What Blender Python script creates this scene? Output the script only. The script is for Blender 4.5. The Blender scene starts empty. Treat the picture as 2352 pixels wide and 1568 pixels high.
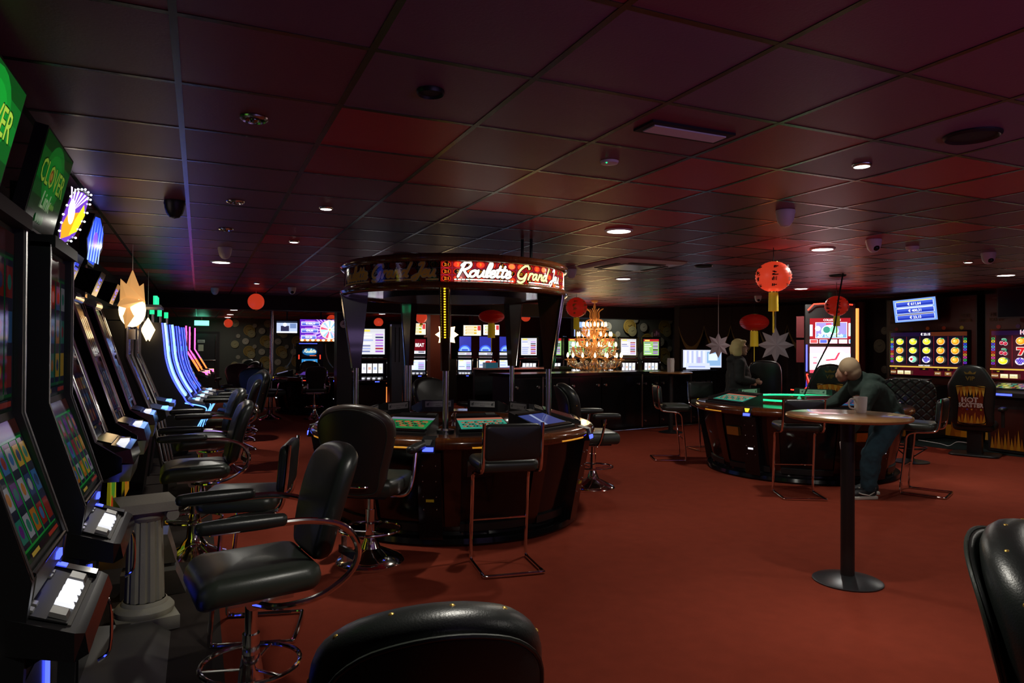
import bpy, bmesh, math, random
from mathutils import Vector, Matrix
PI = math.pi
R = math.radians
sc = bpy.context.scene
C = sc.collection
random.seed(7)

# ---------------------------------------------------------------- camera, world, exposure
H = 1.53
def cam_axes(yaw, pitch, roll):
    f = Vector((math.sin(yaw)*math.cos(pitch), math.cos(yaw)*math.cos(pitch), math.sin(pitch)))
    r = Vector((math.cos(yaw), -math.sin(yaw), 0)); u = r.cross(f)
    c, s = math.cos(roll), math.sin(roll)
    return c*r+s*u, c*u-s*r, f
CR, CU, CF = cam_axes(R(24.234), R(.4855), R(.281))
cd = bpy.data.cameras.new('camera'); cam = bpy.data.objects.new('camera', cd); C.objects.link(cam)
M = Matrix((CR, CU, -CF)).transposed().to_4x4(); M.translation = (0, 0, H); cam.matrix_world = M
cd.sensor_width = 36; cd.lens = 36*1597/2352; cd.clip_start = .05; cd.clip_end = 100
sc.camera = cam
w = bpy.data.worlds.new('world'); sc.world = w; w.use_nodes = True
w.node_tree.nodes['Background'].inputs[0].default_value = (.55, .36, 1.0, 1)
w.node_tree.nodes['Background'].inputs[1].default_value = .03
# added violet fill lamp behind the camera; its cove fixture is invented
lw = bpy.data.lights.new('violet_fill_lamp', 'AREA'); lw.energy = 15; lw.spread = R(110); lw.color = (.62, .40, 1.0); lw.shape = 'RECTANGLE'; lw.size = 6; lw.size_y = .5
lo = bpy.data.objects.new('violet_fill_lamp', lw); C.objects.link(lo); lo.location = (3.6, -1.0, 1.5); lo.rotation_euler = (R(128), 0, 0)
sc.view_settings.view_transform = 'Standard'; sc.view_settings.look = 'None'
cy = sc.cycles; cy.max_bounces = 7; cy.diffuse_bounces = 3; cy.glossy_bounces = 3; cy.transmission_bounces = 5; cy.caustics_reflective = False; cy.caustics_refractive = False; cy.sample_clamp_indirect = 4; cy.adaptive_threshold = .04
sc.view_settings.exposure = 0; sc.view_settings.gamma = 1; sc.view_settings.use_curve_mapping = False

# ---------------------------------------------------------------- materials
def lin(c):
    return tuple((v/12.92 if v <= .04045 else ((v+.055)/1.055)**2.4) for v in c[:3])
def hx(s):
    return tuple(int(s[i:i+2], 16)/255 for i in (0, 2, 4))
def mat(name, col, rough=.5, metal=0, emit=None, es=1, coat=0, bump=0, scale=200, spec=.5, var=0, trans=0):
    m = bpy.data.materials.new(name); m.use_nodes = True; n = m.node_tree.nodes; l = m.node_tree.links
    b = n['Principled BSDF']; b.inputs['Base Color'].default_value = (*col, 1)
    b.inputs['Roughness'].default_value = rough; b.inputs['Metallic'].default_value = metal
    b.inputs['Specular IOR Level'].default_value = spec; b.inputs['Coat Weight'].default_value = coat
    if coat: b.inputs['Coat Roughness'].default_value = .06
    if trans: b.inputs['Transmission Weight'].default_value = trans
    if emit: b.inputs['Emission Color'].default_value = (*emit, 1); b.inputs['Emission Strength'].default_value = es
    if bump or var:
        tc = n.new('ShaderNodeTexCoord'); t = n.new('ShaderNodeTexNoise'); t.inputs['Scale'].default_value = scale; t.inputs['Detail'].default_value = 4
        l.new(tc.outputs['Object'], t.inputs['Vector'])
    if bump:
        bp = n.new('ShaderNodeBump'); bp.inputs['Strength'].default_value = bump; bp.inputs['Distance'].default_value = .004
        l.new(t.outputs['Fac'], bp.inputs['Height']); l.new(bp.outputs['Normal'], b.inputs['Normal'])
    if var:
        mx = n.new('ShaderNodeMix'); mx.data_type = 'RGBA'
        mx.inputs['A'].default_value = (*[c*(1-var) for c in col], 1); mx.inputs['B'].default_value = (*[c*(1+var) for c in col], 1)
        t2 = n.new('ShaderNodeTexNoise'); t2.inputs['Scale'].default_value = max(1.2, scale*.02); t2.inputs['Detail'].default_value = 6
        l.new(tc.outputs['Object'], t2.inputs['Vector']); l.new(t2.outputs['Fac'], mx.inputs['Factor']); l.new(mx.outputs['Result'], b.inputs['Base Color'])
    return m
def wood(name, c1, c2, rough=.3, coat=.6, scale=3):
    m = mat(name, c1, rough, coat=coat); n = m.node_tree.nodes; l = m.node_tree.links
    tc = n.new('ShaderNodeTexCoord'); mp = n.new('ShaderNodeMapping'); mp.inputs['Scale'].default_value = (scale*6, scale, scale*.6)
    t = n.new('ShaderNodeTexNoise'); t.inputs['Scale'].default_value = 3; t.inputs['Detail'].default_value = 8; t.inputs['Distortion'].default_value = .8
    cr = n.new('ShaderNodeMix'); cr.data_type = 'RGBA'; cr.inputs['A'].default_value = (*c1, 1); cr.inputs['B'].default_value = (*c2, 1)
    l.new(tc.outputs['Object'], mp.inputs['Vector']); l.new(mp.outputs['Vector'], t.inputs['Vector']); l.new(t.outputs['Fac'], cr.inputs['Factor'])
    l.new(cr.outputs['Result'], n['Principled BSDF'].inputs['Base Color'])
    return m
def attr_mat(name, emis, rough, base=1):
    m = mat(name, (0, 0, 0), rough); n = m.node_tree.nodes; l = m.node_tree.links; b = n['Principled BSDF']
    a = n.new('ShaderNodeAttribute'); a.attribute_name = 'Col'
    if emis:
        l.new(a.outputs['Color'], b.inputs['Emission Color']); b.inputs['Emission Strength'].default_value = emis; b.inputs['Base Color'].default_value = (.004, .004, .004, 1)
    else:
        l.new(a.outputs['Color'], b.inputs['Base Color'])
    return m
MT = {
 'chrome': mat('chrome', (.86, .85, .82), .09, 1),
 'steel': mat('brushed_steel', (.74, .73, .70), .22, 1),
 'darksteel': mat('dark_brushed_metal', (.085, .09, .10), .34, .9),
 'leather': mat('black_leather', (.014, .017, .016), .34, bump=.12, scale=260, spec=.55),
 'leather2': mat('greenish_dark_leather', (.030, .037, .030), .34, bump=.10, scale=260, spec=.6),  # lighter and greener than the black leather, for seats and piping
 'brownlitleather': mat('brown_lit_leather', (.050, .034, .028), .34, bump=.1, scale=260),  # brown light on one chair's edge, put into its backrest colour
 'lacquer': mat('black_lacquer', (.006, .006, .007), .14, spec=.5),
 'satin': mat('black_satin_plastic', (.011, .011, .012), .42),
 'greyplastic': mat('grey_plastic', (.075, .07, .062), .45),
 'silverplastic': mat('silver_plastic', (.30, .30, .29), .3, .6),
 'wood': wood('dark_cherry_wood', (.040, .009, .004), (.010, .0025, .0015), .22, .8),
 'woodrail': wood('glossy_rail_wood', (.16, .045, .012), (.05, .013, .005), .18, 1),
 'beech': wood('beech_table_top', (.42, .22, .075), (.30, .14, .045), .28, .5, 2),
 'white': mat('white_plastic', (.85, .85, .85), .4),
 'paper': mat('white_paper', (.72, .72, .70), .8),
 'mug': mat('white_glazed_ceramic', (.72, .68, .64), .15),
 'carpet': mat('red_carpet', (.215, .034, .017), .97, bump=.5, scale=420, spec=.1, var=.16),
 'darkcarpet': mat('black_floor_mat', (.035, .026, .022), .9, bump=.4, scale=500, spec=.2, var=.2),
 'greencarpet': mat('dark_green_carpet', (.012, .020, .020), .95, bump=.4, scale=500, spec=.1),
 'wallblack': mat('dark_plum_wall_paint', (.016, .009, .011), .75, bump=.1, scale=60),
 'wallred': mat('red_and_red_lit_paint', (.15, .022, .012), .7, bump=.1, scale=60),  # the door's own red; pillar and partition carry red light in it
 'wallpaper': mat('grey_green_wallpaper', (.055, .060, .048), .7, bump=.05, scale=90),
 'tbar': mat('dark_ceiling_grid_metal', (.11, .105, .07), .27, .95),
 'stone': mat('painted_plaster_column', (.42, .40, .31), .6, bump=.25, scale=90, var=.12),
 'gold': mat('gold_metal', (.75, .50, .12), .25, 1),
 'goldplate': mat('gold_trim', (.60, .38, .08), .35, .8),
 'glass': mat('clear_glass', (.95, .98, .97), .02, trans=1),
 'crystal': mat('cut_crystal', (1.0, .96, .88), .03, trans=.75),
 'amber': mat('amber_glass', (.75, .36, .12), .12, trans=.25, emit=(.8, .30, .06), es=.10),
 'rubber': mat('black_rubber', (.01, .01, .01), .7),
 'curtain': mat('dark_curtain_velvet', (.020, .008, .010), .9, bump=.3, scale=300),
 'redcurtain': mat('red_curtain_velvet', (.10, .012, .016), .9, bump=.3, scale=300),
 'goldfringe': mat('gold_curtain_fringe', (.15, .10, .035), .8, bump=.3, scale=300),
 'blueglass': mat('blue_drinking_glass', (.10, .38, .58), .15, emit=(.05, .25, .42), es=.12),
 'yellowplastic': mat('yellow_plastic', (.75, .52, .03), .5),
 'skin': mat('skin', (.40, .23, .15), .55),
 'blond': mat('blond_hair', (.58, .47, .20), .6, bump=.6, scale=300),
 'stubble': mat('cropped_greying_hair', (.30, .22, .13), .8, bump=.4, scale=500),
 'blackcoat': mat('black_coat_cloth', (.012, .013, .013), .85, bump=.2, scale=200),
 'hoodie': mat('dark_green_hoodie_cloth', (.016, .034, .027), .9, bump=.3, scale=300),
 'jogger': mat('dark_blue_joggers_cloth', (.020, .060, .085), .9, bump=.3, scale=300),
 'shoeblack': mat('black_shoe', (.012, .014, .018), .6),
 'shoewhite': mat('white_shoe_sole', (.58, .57, .52), .6),
 'lens': mat('lit_lamp_lens', (.9, .9, .85), .4, emit=(1.0, .97, .86), es=10),
 'smalllens': mat('lit_spot_lens', (.9, .9, .85), .4, emit=(1.0, .95, .85), es=5),
 'darklens': mat('unlit_spot_reflector', (.35, .35, .34), .12, 1),
 'bulb': mat('candle_bulb', (1, .9, .7), .4, emit=(1.0, .74, .36), es=9),
 'whitebulb': mat('small_white_bulb', (1, 1, 1), .4, emit=(.85, .87, 1.0), es=5),
 'cyanled': mat('cyan_neon_strip', (.5, .8, 1), .4, emit=(.12, .36, 1.0), es=2.2),
 'iceled': mat('ice_white_neon_strip', (.6, .9, 1), .4, emit=(.40, .74, 1.0), es=1.35),
 'blueled': mat('blue_neon_strip', (.1, .1, 1), .4, emit=(.05, .08, 1.0), es=3.0),
 'pinkled': mat('pink_neon_strip', (1, .2, .6), .4, emit=(1.0, .10, .42), es=2.6),
 'orangeled': mat('orange_neon_strip', (1, .3, .1), .4, emit=(1.0, .16, .03), es=3),
 'redled': mat('red_neon_strip', (1, .05, .03), .4, emit=(1.0, .035, .015), es=2.6),
 'greenled': mat('green_led_strip', (0, 1, .4), .4, emit=(.02, .75, .28), es=1.4),
 'yellowled': mat('yellow_led_strip', (1, .8, .1), .4, emit=(1.0, .66, .02), es=1.5),
 'amberstrip': mat('gold_inlay_strip', (.8, .42, .05), .4, emit=(.8, .33, .02), es=.5),
 'whiteled': mat('lit_white_key', (1, 1, 1), .4, emit=(.9, .92, 1.0), es=.9),
 'exit': mat('green_exit_panel', (.2, .9, .6), .4, emit=(.16, 1.0, .60), es=2.6),
 'starlit': mat('glowing_star_paper', (1, .8, .5), .6, emit=(1.0, .70, .36), es=3.2),
 'starpaper': mat('pale_lilac_star_paper', (.42, .36, .40), .8, bump=.4, scale=120),
 'starpaperwarm': mat('backlit_patterned_paper', (.9, .6, .3), .7, emit=(1.0, .50, .16), es=.55),
 'lantern': mat('red_lantern_paper', (.78, .05, .03), .45, emit=(1.0, .03, .012), es=.13),
 'lanternbright': mat('lit_red_lantern_paper', (.85, .09, .05), .38, emit=(1.0, .07, .025), es=.42),
 'lanterndark': mat('dark_red_lantern_paper', (.42, .014, .008), .5, emit=(.5, .006, .003), es=.06),
 'tassel': mat('yellow_silk_tassel', (.62, .42, .02), .6, emit=(.6, .40, .01), es=.12),
 'blacktxt': mat('black_print', (.01, .006, .004), .7),
 'screen': attr_mat('screen_glow', 1.25, .12),
 'brightscreen': attr_mat('bright_screen_glow', 2.2, .12),
 'dimscreen': attr_mat('dim_screen_glow', .5, .10),
 'print': attr_mat('printed_surface', 0, .4),
 'glossprint': attr_mat('glossy_printed_surface', 0, .08),
}
for k_ in ('whitebulb', 'whiteled', 'bulb', 'yellowled', 'greenled', 'lens', 'smalllens', 'amberstrip', 'amber', 'blueglass', 'tassel'): MT[k_].cycles.emission_sampling = 'NONE'
TILE = [mat('ceiling_tile_'+n, c, .42, bump=.15, scale=90, spec=.35, var=.12) for n, c in
        (('red', (.50, .036, .055)), ('maroon', (.23, .066, .095)), ('plum', (.21, .100, .155)), ('dark_red', (.34, .030, .050)))]

# ---------------------------------------------------------------- mesh builder
class MB:
    def __init__(s): s.v = []; s.f = []; s.m = []
    def add(s, vs, fs, mi=0):
        o = len(s.v); s.v += [tuple(v) for v in vs]; s.f += [tuple(i+o for i in f) for f in fs]; s.m += [mi]*len(fs); return s
    def box(s, x0, x1, y0, y1, z0, z1, mi=0):
        return s.add([(x, y, z) for z in (z0, z1) for y in (y0, y1) for x in (x0, x1)],
                     [(0, 2, 3, 1), (4, 5, 7, 6), (0, 1, 5, 4), (2, 6, 7, 3), (0, 4, 6, 2), (1, 3, 7, 5)], mi)
    def hexa(s, p, mi=0):   # 8 points: bottom 4 ccw, top 4 ccw
        return s.add(p, [(3, 2, 1, 0), (4, 5, 6, 7), (0, 1, 5, 4), (1, 2, 6, 5), (2, 3, 7, 6), (3, 0, 4, 7)], mi)
    def lathe(s, prof, n=24, c=(0, 0, 0), a0=0, a1=2*PI, mi=0, sx=1, sy=1):
        full = abs(a1-a0-2*PI) < 1e-6; k = n if full else n+1; vs = []
        for i in range(k):
            a = a0+(a1-a0)*i/n
            for r, z in prof: vs.append((c[0]+r*math.sin(a)*sx, c[1]-r*math.cos(a)*sy, c[2]+z))
        m = len(prof); fs = []
        for i in range(n):
            j = (i+1) % k
            for q in range(m-1): fs.append((i*m+q, j*m+q, j*m+q+1, i*m+q+1))
        return s.add(vs, fs, mi)
    def tube(s, path, r, n=8, closed=False, mi=0):
        P = [Vector(p) for p in path]; L = len(P); rr = r if isinstance(r, (list, tuple)) else [r]*L
        vs = []; up = None
        for i, p in enumerate(P):
            a = P[(i-1) % L] if (closed or i > 0) else P[i]; b = P[(i+1) % L] if (closed or i < L-1) else P[i]
            t = (b-a).normalized()
            if up is None:
                up = Vector((0, 0, 1)) if abs(t.z) < .9 else Vector((1, 0, 0))
            u = (up-t*up.dot(t)).normalized(); w_ = t.cross(u); up = u
            for k in range(n):
                an = 2*PI*k/n; vs.append(p+(u*math.cos(an)+w_*math.sin(an))*rr[i])
        fs = []
        for i in range(L if closed else L-1):
            j = (i+1) % L
            for k in range(n): fs.append((i*n+k, i*n+(k+1) % n, j*n+(k+1) % n, j*n+k))
        if not closed: fs += [tuple(range(n))[::-1], tuple(range((L-1)*n, L*n))]
        return s.add(vs, fs, mi)
    def cyl(s, p0, p1, r, n=12, r1=None, mi=0): return s.tube([p0, p1], [r, r if r1 is None else r1], n, mi=mi)
    def ring(s, c, rad, r, n=32, k=8, mi=0, sx=1, sy=1):
        return s.tube([(c[0]+rad*sx*math.cos(2*PI*i/n), c[1]+rad*sy*math.sin(2*PI*i/n), c[2]) for i in range(n)], r, k, True, mi)
    def prism(s, poly, fn, t0, t1, mi=0):     # 2-D outline extruded; fn(a,b,t)->xyz
        n = len(poly)
        vs = [fn(a, b, t0) for a, b in poly]+[fn(a, b, t1) for a, b in poly]
        return s.add(vs, [tuple(range(n))[::-1], tuple(range(n, 2*n))]+[(i, (i+1) % n, n+(i+1) % n, n+i) for i in range(n)], mi)
    def ball(s, c, r, n=12, m=8, mi=0):
        rx, ry, rz = r if isinstance(r, (tuple, list)) else (r, r, r)
        prof = [(math.sin(PI*j/m), -math.cos(PI*j/m)) for j in range(m+1)]; vs = []
        for i in range(n):
            a = 2*PI*i/n
            for q, z in prof: vs.append((c[0]+rx*q*math.cos(a), c[1]+ry*q*math.sin(a), c[2]+rz*z))
        k = m+1
        return s.add(vs, [(i*k+j, ((i+1) % n)*k+j, ((i+1) % n)*k+j+1, i*k+j+1) for i in range(n) for j in range(m)], mi)
    def pad(s, out, t, r, fn, steps=3, mi=0):  # cushion: outline (u,v), thickness t along w, edge radius r
        n = len(out); cx = sum(p[0] for p in out)/n; cy = sum(p[1] for p in out)/n
        area = sum(out[i][0]*out[(i+1) % n][1]-out[(i+1) % n][0]*out[i][1] for i in range(n))
        if area < 0: out = out[::-1]
        nr = []
        for i in range(n):
            a, b, c = out[i-1], out[i], out[(i+1) % n]
            d1 = Vector((b[0]-a[0], b[1]-a[1])); d2 = Vector((c[0]-b[0], c[1]-b[1]))
            d1 = d1.normalized() if d1.length else d1; d2 = d2.normalized() if d2.length else d2
            q = Vector((d1.y+d2.y, -d1.x-d2.x)); nr.append(q.normalized() if q.length else q)
        rows = []
        for k in range(steps+1): a = PI/2*k/steps; rows.append((r*(1-math.sin(a)), r*(1-math.cos(a))))
        rows += [(i_, t-w_) for i_, w_ in rows[::-1]]
        vs = []; crown = min(r*.35, .02)
        for i_, w_ in rows:
            for p, q in zip(out, nr): vs.append(fn(p[0]-q.x*i_, p[1]-q.y*i_, w_))
        L = len(rows); fs = []
        for k in range(L-1):
            for i in range(n): fs.append((k*n+i, k*n+(i+1) % n, (k+1)*n+(i+1) % n, (k+1)*n+i))
        # inner caps with a fan through shrunken rings, slightly crowned
        for side, base in ((0, 0), (1, (L-1)*n)):
            prev = list(range(base, base+n)); w0 = 0 if side == 0 else t; sg = -1 if side == 0 else 1
            for fr, cr in ((.6, .7), (.25, 1)):
                o = len(vs)
                for p, q in zip(out, nr):
                    u = p[0]-q.x*r; v_ = p[1]-q.y*r
                    vs.append(fn(cx+(u-cx)*fr, cy+(v_-cy)*fr, w0+sg*crown*cr))
                cur = list(range(o, o+n))
                for i in range(n):
                    f_ = (prev[i], prev[(i+1) % n], cur[(i+1) % n], cur[i]); fs.append(f_ if side else f_[::-1])
                prev = cur
            fs.append(tuple(prev) if side else tuple(prev[::-1]))
        return s.add(vs, fs, mi)
    def xf(s, fn): s.v = [tuple(fn(*v)) for v in s.v]; return s
    def mesh(s, name, mats, smooth=True, ang=35):
        me = bpy.data.meshes.new(name); me.from_pydata(s.v, [], s.f)
        for m in (mats if isinstance(mats, (list, tuple)) else [mats]): me.materials.append(MT[m] if isinstance(m, str) else m)
        if any(s.m): me.polygons.foreach_set('material_index', s.m)
        me.validate(clean_customdata=False)
        if smooth:
            me.polygons.foreach_set('use_smooth', [True]*len(me.polygons))
            me.set_sharp_from_angle(angle=R(ang))
        me.update(); return me
def link(name, me, parent=None, loc=None):
    o = bpy.data.objects.new(name, me); C.objects.link(o)
    if parent: o.parent = parent
    if loc: o.location = loc
    return o
def part(name, mb, m, parent, label=None, ang=35, kind=None):
    o = link(name, mb.mesh(name, m, ang=ang), parent)
    if label: o['label'] = label
    if kind: o['kind'] = kind
    return o
def tag(o, label, cat, group=None):
    o['label'] = label; o['category'] = cat
    if group: o['group'] = group
    return o
def thing(name, label, cat, loc=(0, 0, 0), rz=0, group=None):
    o = link(name, None); o.empty_display_size = .1; o.location = loc; o.rotation_euler = (0, 0, R(rz))
    return tag(o, label, cat, group)
def solo(name, mb, m, label, cat, loc=(0, 0, 0), rz=0, group=None):
    o = part(name, mb, m, None); o.location = loc; o.rotation_euler = (0, 0, R(rz)); return tag(o, label, cat, group)
def struct(name, mb, m, parent=None, label=None):
    o = part(name, mb, m, parent)
    if not parent: o['kind'] = 'structure'
    if label: o['label'] = label
    return o
def kids(o): return [c for c in list(C.objects) if c.parent == o]
KID = {}
def dup(root, loc, rz, label, group=None):
    def cp(o, par):
        c = o.copy(); C.objects.link(c); c.parent = par
        for ch in o.children: cp(ch, c)
        return c
    r = cp(root, None); r.location = loc; r.rotation_euler = (0, 0, R(rz)); r['label'] = label
    if group: r['group'] = group
    return r
def smooth_path(pts, k=5, closed=False):
    P = [Vector(p) for p in pts]; n = len(P); out = []
    for i in range(n if closed else n-1):
        a = P[(i-1) % n] if (closed or i > 0) else P[i]; b = P[i]; c = P[(i+1) % n]; d = P[(i+2) % n] if (closed or i < n-2) else c
        for j in range(k):
            t = j/k
            out.append(.5*((2*b)+(c-a)*t+(2*a-5*b+4*c-d)*t*t+(3*b-a-3*c+d)*t**3))
    if not closed: out.append(P[-1])
    return out
def rrect(w_, h, r, n=4, cx=0, cy=0):
    out = []
    for sx, sy, a in ((1, 1, 0), (-1, 1, 90), (-1, -1, 180), (1, -1, 270)):
        for k in range(n+1):
            t = R(a+90*k/n); out.append((cx+sx*(w_/2-r)+r*math.cos(t), cy+sy*(h/2-r)+r*math.sin(t)))
    return out

# ---------------------------------------------------------------- flat print / screen painter
TXT = {}
def txt(s):
    if s not in TXT:
        cu = bpy.data.curves.new('t', 'FONT'); cu.body = s; cu.resolution_u = 2; cu.size = 1
        o = bpy.data.objects.new('t', cu); me = o.to_mesh()
        vs = [(v.co.x, v.co.y) for v in me.vertices]; fs = [tuple(p.vertices) for p in me.polygons]
        o.to_mesh_clear(); bpy.data.objects.remove(o); bpy.data.curves.remove(cu)
        x0 = min(v[0] for v in vs); x1 = max(v[0] for v in vs); y0 = min(v[1] for v in vs); y1 = max(v[1] for v in vs)
        TXT[s] = ([(v[0]-(x0+x1)/2, v[1]-(y0+y1)/2) for v in vs], fs, x1-x0, y1-y0)
    return TXT[s]
class Paint:
    """flat artwork in (u,v), metres; later marks lie a hair in front of earlier ones"""
    def __init__(s, w_, h, bg=None, gain=1):
        s.w, s.h, s.v, s.f, s.c, s.k, s.g = w_, h, [], [], [], 0, gain
        if bg is not None: s.rect(0, 0, 1, 1, bg)
    def _add(s, vs, fs, col, g=1):
        if isinstance(col, str): col = hx(col)
        o = len(s.v); d = s.k*.0002
        s.v += [(u, v, d) for u, v in vs]; s.f += [tuple(i+o for i in f) for f in fs]
        c = tuple(x*s.g*g for x in lin(col)); s.c += [c]*len(vs)
    def rect(s, u0, v0, u1, v1, col, g=1, n=1, col2=None):
        a, b, c, d = (u0-.5)*s.w, (v0-.5)*s.h, (u1-.5)*s.w, (v1-.5)*s.h
        vs = []
        for i in range(n+1):
            x = a+(c-a)*i/n; vs += [(x, b), (x, d)]
        s._add(vs, [(2*i, 2*i+2, 2*i+3, 2*i+1) for i in range(n)], col, g)
        if col2 is not None:
            c2 = tuple(x*s.g*g for x in lin(hx(col2) if isinstance(col2, str) else col2))
            for i in range(n+1): s.c[-1-2*i] = c2
        s.k += 1; return s
    def poly(s, pts, col, g=1): s._add([((u-.5)*s.w, (v-.5)*s.h) for u, v in pts], [tuple(range(len(pts)))], col, g); s.k += 1; return s
    def disc(s, u, v, r, col, g=1, n=14, sx=1, sy=1, a0=0, a1=2*PI):
        x, y = (u-.5)*s.w, (v-.5)*s.h
        if a1-a0 > 6.28: vs = [(x+r*sx*math.cos(2*PI*i/n), y+r*sy*math.sin(2*PI*i/n)) for i in range(n)]
        else: vs = [(x, y)]+[(x+r*sx*math.cos(a0+(a1-a0)*i/n), y+r*sy*math.sin(a0+(a1-a0)*i/n)) for i in range(n+1)]
        s._add(vs, [tuple(range(len(vs)))], col, g); s.k += 1; return s
    def text(s, t, u, v, h, col, g=1, wmax=None, shear=0, bold=0):
        vs, fs, tw, th = txt(t); k = h/ max(th, .01); kx = k
        if wmax and tw*k > wmax: kx = wmax/tw
        x, y = (u-.5)*s.w, (v-.5)*s.h
        for dx, dy in ((0, 0),) if not bold else ((-bold, 0), (bold, 0), (0, bold), (0, -bold)):
            s._add([(x+a*kx+b*k*shear+dx, y+b*k+dy) for a, b in vs], fs, col, g)
        s.k += 1; return s
    def stroke(s, pts, wd, col, g=1, raw=False):   # pts in metres relative to centre
        P = [Vector(p) for p in pts]; vs = []
        for i, p in enumerate(P):
            t = (P[min(i+1, len(P)-1)]-P[max(i-1, 0)]); t = t.normalized() if t.length else Vector((1, 0)); nn = Vector((-t.y, t.x))*wd/2
            vs += [tuple(p+nn), tuple(p-nn)]
        s._add(vs, [(2*i, 2*i+1, 2*i+3, 2*i+2) for i in range(len(P)-1)], col, g)
        for p in (P[0], P[-1]): s._add([(p.x+wd/2*math.cos(2*PI*i/8), p.y+wd/2*math.sin(2*PI*i/8)) for i in range(8)], [tuple(range(8))], col, g)
        s.k += 1; return s
    def mesh(s, name, m, fn=None):
        me = bpy.data.meshes.new(name)
        me.from_pydata([fn(*v) if fn else v for v in s.v], [], s.f)
        a = me.color_attributes.new('Col', 'FLOAT_COLOR', 'POINT')
        flat = []
        for c in s.c: flat += [c[0], c[1], c[2], 1]
        a.data.foreach_set('color', flat); me.materials.append(MT[m]); me.update(); return me
    def put(s, name, m, parent, o, ux, uy, label=None):
        """centre o, u axis ux, v axis uy (unit vectors, local to parent)"""
        o, ux, uy = Vector(o), Vector(ux).normalized(), Vector(uy).normalized(); nz = ux.cross(uy)
        ob = link(name, s.mesh(name, m, lambda u, v, d: o+ux*u+uy*v+nz*(d+.001)), parent)
        if label: ob['label'] = label
        return ob
GL = {
 'R': (.66, [[(.05, 0), (.18, .5), (.3, .95)], [(.12, .78), (.3, .98), (.55, 1.0), (.66, .85), (.58, .65), (.4, .52), (.25, .48)], [(.27, .5), (.45, .25), (.64, 0)]]),
 'o': (.45, [[(.3, .45), (.1, .35), (.05, .12), (.18, 0), (.34, .1), (.38, .32), (.28, .45), (.45, .38)]]),
 'u': (.48, [[(.05, .45), (.03, .15), (.12, 0), (.28, .12), (.38, .45)], [(.38, .45), (.36, .1), (.46, .02)]]),
 'l': (.28, [[(.08, .1), (.3, .7), (.3, .98), (.2, 1.0), (.12, .7), (.06, .25), (.1, .02), (.25, .08)]]),
 'e': (.38, [[(.05, .2), (.3, .3), (.28, .46), (.14, .44), (.04, .22), (.1, .02), (.25, .02), (.38, .14)]]),
 't': (.3, [[(.2, .8), (.08, .2), (.12, .02), (.25, .08)], [(.02, .52), (.34, .56)]]),
 'G': (.75, [[(.75, .8), (.65, 1), (.4, .95), (.12, .6), (.05, .25), (.2, .02), (.45, .05), (.62, .4)], [(.62, .4), (.55, -.1), (.3, -.28), (.1, -.2)]]),
 'r': (.36, [[(.06, 0), (.14, .45)], [(.1, .25), (.22, .45), (.36, .44)]]),
 'a': (.44, [[(.34, .42), (.14, .42), (.03, .2), (.08, .02), (.22, .08), (.34, .4)], [(.34, .42), (.32, .08), (.44, .03)]]),
 'n': (.44, [[(.05, 0), (.12, .45)], [(.1, .25), (.26, .45), (.34, .35), (.31, .08), (.42, .02)]]),
 'd': (.5, [[(.34, .42), (.14, .42), (.03, .2), (.08, .02), (.22, .08), (.36, .4)], [(.52, 1.0), (.33, .1), (.44, .03)]]),
 'J': (.6, [[(.35, .85), (.5, 1.0), (.6, .95), (.5, .4), (.35, -.15), (.15, -.25), (.05, -.1), (.3, .1), (.6, .2)]]),
 ' ': (.22, []),
}
def script(p, s, x, y, h, wd, col, g=1, outline=None, slant=.22, sx=1.0):
    layers = ([(outline, wd*1.7)] if outline else [])+[(col, wd)]
    for c, w_ in layers:
        cx = x
        for ch in s:
            adv, st = GL[ch]
            for q in st:
                pts = smooth_path([(cx+(a*sx+b*slant)*h, y+b*h, 0) for a, b in q], 3)
                p.stroke([(v.x, v.y) for v in pts], w_, c, g if c == col else 1)
            cx += adv*h*sx
    return cx

# ---------------------------------------------------------------- room shell
CZ = 2.52
XL, XR, YB, YF = -1.12, 12.3, 27.0, -1.2
def slab(name, x0, x1, y0, y1, z0, z1, m, label=None): return struct(name, MB().box(x0, x1, y0, y1, z0, z1), m, None, label)
slab('floor', XL-.2, 16, YF-.2, YB+.3, -.1, 0, 'carpet', 'dark red carpet covering the hall floor')
slab('floor_mat', XL, .12, YF, 20, 0, .004, 'darkcarpet', 'blackish floor covering under the slot machines on the left')
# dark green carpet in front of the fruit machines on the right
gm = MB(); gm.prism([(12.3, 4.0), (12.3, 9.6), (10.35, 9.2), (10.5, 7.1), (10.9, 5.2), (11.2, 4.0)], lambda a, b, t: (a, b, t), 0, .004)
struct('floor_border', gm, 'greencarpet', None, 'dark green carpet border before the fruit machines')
slab('wall_left', XL-.15, XL, YF, YB, 0, CZ+.1, 'wallblack')
slab('wall_back', XL, 16, YB, YB+.15, 0, CZ+.1, 'wallpaper', 'grey green wallpapered rear wall with dial motifs')
slab('wall_right', XR, XR+.15, YF, 9.85, 0, CZ+.1, 'wallblack')
slab('wall_front', XL, XR, YF-.15, YF, 0, CZ+.1, 'wallblack')
t = thing('fill_lamp_housing', 'made-up unseen housing of the violet fill lamp behind the viewer', 'light fixture', (3.6, YF, 1.36)); part('shelf', MB().box(-3.1, 3.1, 0, .34, 0, .03), 'satin', t); part('lip', MB().box(-3.1, 3.1, .31, .34, .03, .10), 'satin', t); part('tube', MB().cyl((-3, .16, .07), (3, .16, .07), .02, 10), 'blueled', t)  # unseen shelf and glowing tube invented to house the added fill lamp
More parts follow.
